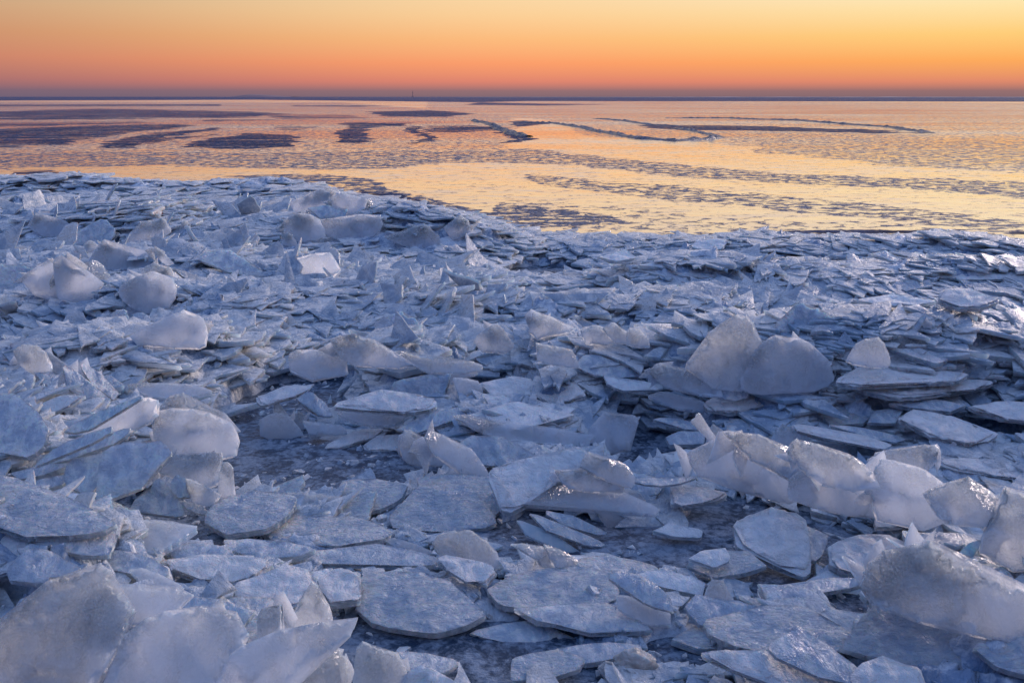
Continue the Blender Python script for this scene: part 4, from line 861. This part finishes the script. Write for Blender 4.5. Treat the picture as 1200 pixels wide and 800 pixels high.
SPK = [([(-300,176),(0,178),(350,178),(620,175),(700,184),(760,190),(900,200),(1200,213),(1600,230),(1600,250),(1200,233),(1060,222),(900,212),(760,202),(640,192),(520,190),(380,199),(200,195),(0,197),(-300,197)], .66),
 ([(380,205),(430,212),(480,226),(560,243),(640,262),(560,266),(480,250),(400,230),(330,214),(250,207),(330,205)], .8), ([(620,203),(760,213),(900,229),(1050,243),(1200,259),(1200,277),(1050,259),(900,246),(760,233),(640,216)], .6),
 ([(585,238),(700,250),(735,262),(640,268),(575,258)], .85), ([(500,118),(700,118),(1300,121),(1300,170),(900,172),(700,160),(640,140),(500,135)], .42), ([(900,160),(1300,168),(1300,205),(1050,196),(880,180)], .55),
 ([(600,232),(900,258),(1100,262),(1300,275),(1300,290),(900,282),(600,275)], .35), ([(820,150),(1100,158),(1080,172),(850,165)], .5), ([(-300,120),(400,120),(600,135),(600,178),(-300,178)], .48)]
DRK = [([(20,163),(90,158),(160,152),(150,155),(80,161),(20,166)], .0), ([(-300,138.5),(100,137.5),(180,139),(100,140.5),(-300,141)], .85), ([(0,158),(60,155),(120,154),(60,159)], .9), ([(150,133.5),(330,133),(380,134.5),(200,136)], .9), ([(340,123),(480,123.5),(420,125.5),(340,125)], .8), ([(230,141),(330,139.5),(320,141.5),(240,143)], .8), ([(150,166),(230,158),(262,153),(240,160),(180,168)], .75), ([(-300,150),(0,151),(100,147),(200,145),(235,147),(160,156),(60,170),(0,173),(-300,178)], .75), ([(88,172),(170,158),(250,149),(262,150),(200,160),(140,173)], .95), ([(198,173),(290,156),(345,159),(352,172),(290,175)], .9),
 ([(-300,126),(0,130),(120,127),(230,129),(330,132),(300,138),(100,140),(0,138),(-300,138)], .7), ([(-300,141),(0,143),(140,142),(200,143),(120,147),(0,149),(-300,150)], .6), ([(385,167),(404,144),(492,143),(476,148),(432,149),(428,168)], .8),
 ([(470,147),(492,147),(500,160),(494,167),(478,167),(482,155)], .9), ([(428,131),(500,129),(562,133),(520,138),(450,136)], .9), ([(498,147),(560,147),(600,152),(540,156),(500,155)], .7), ([(-300,121),(0,122.5),(260,122),(260,124.5),(0,125),(-300,124)], .8),
 ([(-9000,113.4),(9000,113.4),(9000,119.3),(1600,119.6),(1200,119.3),(900,118.9),(620,118.6),(560,120),(300,117),(150,117.5),(0,118),(-300,118),(-9000,119)], .95), ([(740,146),(860,147.5),(1000,151),(1092,156.5),(1000,156),(860,153),(780,151)], 1.),
 ([(800,277),(870,270),(960,267),(1090,269),(1092,272),(960,274),(880,276),(840,280)], 1.), ([(1100,270),(1130,269),(1128,272),(1098,273)], 1.), ([(1180,270),(1260,272),(1260,276),(1185,275)], 1.), ([(420,222),(470,226),(530,246),(600,268),(640,276),(590,278),(520,262),(440,242)], .85),  # first outline: shadow lip of the field edge, painted into the lake colour
 ([(300,134),(400,134),(440,139),(330,141)], .6), ([(310,147),(360,148),(350,153),(310,152)], .6), ([(560,120),(640,121.5),(750,122),(640,124),(540,123)], .9), ([(0,198),(60,198),(80,203),(0,204)], .7), ([(600,142),(628,141),(640,146),(600,149)], .9), ([(590,155),(612,158),(618,163),(600,168),(590,167)], .9)]
spk = .10+0*xx; drk_ = 0*xx
for p, v_ in SPK: spk = np.maximum(spk, v_*soft(ju, jv, p, 1.6, 0))
for p, v_ in DRK: drk_ = np.maximum(drk_, v_*(soft(ju, np.where(pv < 121, pv, jv), p, .8, 0)*.5+.5*soft(ju, np.where(pv < 121, pv, jv), p, np.where(pv < 121, .8, 5.0), 0)))
ins = (yy > 0); spk = np.where(ins, spk, .3); drk_ = np.where(ins, drk_, .5)
esh = edge_y(xx)-yy; slush = np.clip(esh/.9+.3+.3*noise(xx*1.2, yy*1.2, 611), 0, 1)
nr_, nc_ = xx.shape; id2 = np.arange(nr_*nc_).reshape(nr_, nc_); Q = np.stack([id2[:-1, :-1], id2[:-1, 1:], id2[1:, 1:], id2[1:, :-1]], -1).reshape(-1, 4)
lake = mesh_obj('frozen_lake', np.stack([xx, yy, 0*xx], -1).reshape(-1, 3), [Q], [M['lake']]); tag(lake, kind='structure')
for nm, arr in (('speckle', spk), ('frosted', drk_), ('slush', slush)):
    a = lake.data.attributes.new(nm, 'FLOAT', 'POINT'); a.data.foreach_set('value', arr.astype(np.float32).ravel())
# ------------------------------------------------------------------ low pressure ridges far out
def berm(poly, w, h, label, seed):
    P = np.array([ground(*p) for p in poly]); d = np.r_[0, np.cumsum(np.hypot(*np.diff(P, axis=0).T))]
    org = P.mean(0); n = int(min(900, d[-1]/.22)); t = np.linspace(0, d[-1], n); cx = np.interp(t, d, P[:, 0]); cy_ = np.interp(t, d, P[:, 1])
    tx = np.gradient(cx); ty = np.gradient(cy_); l = np.hypot(tx, ty); nx, ny = -ty/l, tx/l; K = 11; V = []
    wob = .5*w*fbm(t*.15, t*0+seed, 3, 701)
    for k in range(K):
        q = (k/(K-1)-.5)*2; off = q*w*(.6+.4*np.abs(fbm(t*.3, t*0+seed+k*.05, 2, 703)))+wob; X = cx+nx*off; Y = cy_+ny*off
        Z = h*(1-q*q)*(.35+.9*np.abs(fbm(X*1.1, Y*1.1, 4, 705)))*np.minimum(1, np.minimum(t, d[-1]-t)/(4*w)+.1)+.9*h*np.maximum(0, noise(X*2.3, Y*2.3, 709))*(1-q*q)-(.02 if abs(q) > .99 else 0)
        V.append(np.c_[X-org[0], Y-org[1], Z])
    V = np.concatenate(V); k, i = np.meshgrid(np.arange(K-1), np.arange(n-1), indexing='ij'); k = k.ravel(); i = i.ravel()
    o = mesh_obj('pressure_ridge', V, [np.stack([k*n+i, k*n+i+1, (k+1)*n+i+1, (k+1)*n+i], 1)], [M['ridge']], smooth=np.zeros(len(k), bool)); o.location = (org[0], org[1], 0)
    return tag(o, label, 'ice ridge', 'low ridges of broken ice far out', 'thing')
M['ridge'] = ice_mat('ridge_ice', (.03, .042, .085), (.10, .12, .20), 0, .0, .05, .6, sss=0)
berm([(600,143),(650,144.5),(690,151),(720,157),(752,162.5),(790,165),(830,163),(846,161)], .5, .11, 'long curved ridge of broken ice, looping like a hook right of centre', 1)
berm([(846,161),(828,157),(806,152),(790,150)], .4, .08, 'short ridge closing the hook shaped loop of broken ice', 2)
berm([(696,139),(730,141.5),(760,146),(800,147.5)], .5, .09, 'thin ridge of ice above the hook shaped loop', 3)
berm([(780,138.5),(850,138.5),(930,141),(980,144.5),(1040,149),(1092,156)], .6, .10, 'straight far ridge running right beyond the dark frozen lead', 4)
berm([(556,141),(578,147),(600,157),(616,160)], .6, .12, 'short slanting ridge of ice left of the hook shaped loop', 5)
#berm([(404,143),(440,142),(492,144),(500,156),(494,167)], .6, .09, 'ridge bending round the bright frozen patch left of centre', 6)
#berm([(252,172),(285,163),(330,155),(385,146)], .5, .10, 'faint slanting ridge of ice beside the left dark patches', 7)
# ------------------------------------------------------------------ far shore, hill and mast on the horizon
s = NT('far_land'); M['land'] = s.end(s.pri(s.mix(s.noise(.01, 3), (.26, .22, .27), (.32, .27, .31)), .9))  # muted grey-violet: haze over the distant mast is put into the colour
s = NT('pale_far_hill'); M['hill'] = s.end(s.pri(s.mix(s.noise(.001, 3), (.22, .14, .17), (.26, .17, .19)), .95))
def strip(name, Y, x0, x1, hf, mat, n=500, depth=300):
    x = np.linspace(x0, x1, n); h = hf(x); V = np.concatenate([np.c_[x, x*0+Y, x*0-1], np.c_[x, x*0+Y+depth*.2, h*.8], np.c_[x, x*0+Y+depth*.5, h], np.c_[x, x*0+Y+depth, x*0-1]])
    i = np.arange(n-1); q = np.concatenate([np.stack([k*n+i, k*n+i+1, (k+1)*n+i+1, (k+1)*n+i], 1) for k in range(3)])
    return tag(mesh_obj(name, V, [q], [mat]), kind='structure')
strip('far_shore', 4200, -900, 3600, lambda x: (1.0+1.6*np.abs(fbm(x*.004, x*0, 4, 801)))*np.clip((x+900)/1500, .15, 1), M['land'])
strip('far_hill', 15000, -4350, -3250, lambda x: 26*np.exp(-((x+3700)/260)**2)+22*np.exp(-((x+3950)/170)**2)+2, M['hill'], depth=800)
def bx(V, F, x0, x1, y0, y1, z0, z1, t=1.0):
    b = len(V); cx, cy_ = (x0+x1)/2, (y0+y1)/2
    for (a, c, d, k) in ((x0,y0,z0,1),(x1,y0,z0,1),(x1,y1,z0,1),(x0,y1,z0,1),(x0,y0,z1,t),(x1,y0,z1,t),(x1,y1,z1,t),(x0,y1,z1,t)): V.append((cx+(a-cx)*k, cy_+(c-cy_)*k, d))
    F += [tuple(b+i for i in f) for f in ((0,3,2,1),(4,5,6,7),(0,1,5,4),(1,2,6,5),(2,3,7,6),(3,0,4,7))]
em = bpy.data.objects.new('mast_tower', None); COL.objects.link(em); em.location = ((487-600)/FPX*4000, 4000, 0)
tag(em, 'thin dark mast tower standing alone on the horizon left of centre', 'mast tower', None, 'thing')
V, F = [], []; bx(V, F, -1.1, 1.1, -1.1, 1.1, 0, 22, .5); mesh_obj('tower_shaft', V, [np.array(F)], [M['land']], em, smooth=[0]*6)
V, F = [], []; bx(V, F, -1.5, 1.5, -1.5, 1.5, 17.5, 19); mesh_obj('platform', V, [np.array(F)], [M['land']], em, smooth=[0]*6)
V, F = [], []; bx(V, F, -.3, .3, -.3, .3, 22.05, 27, .6); mesh_obj('antenna', V, [np.array(F)], [M['land']], em, smooth=[0]*6)
V, F = [], []; bx(V, F, -6, 6, -4, 4, -.5, 2.0, .8); mesh_obj('plinth', V, [np.array(F)], [M['land']], em, smooth=[0]*6)
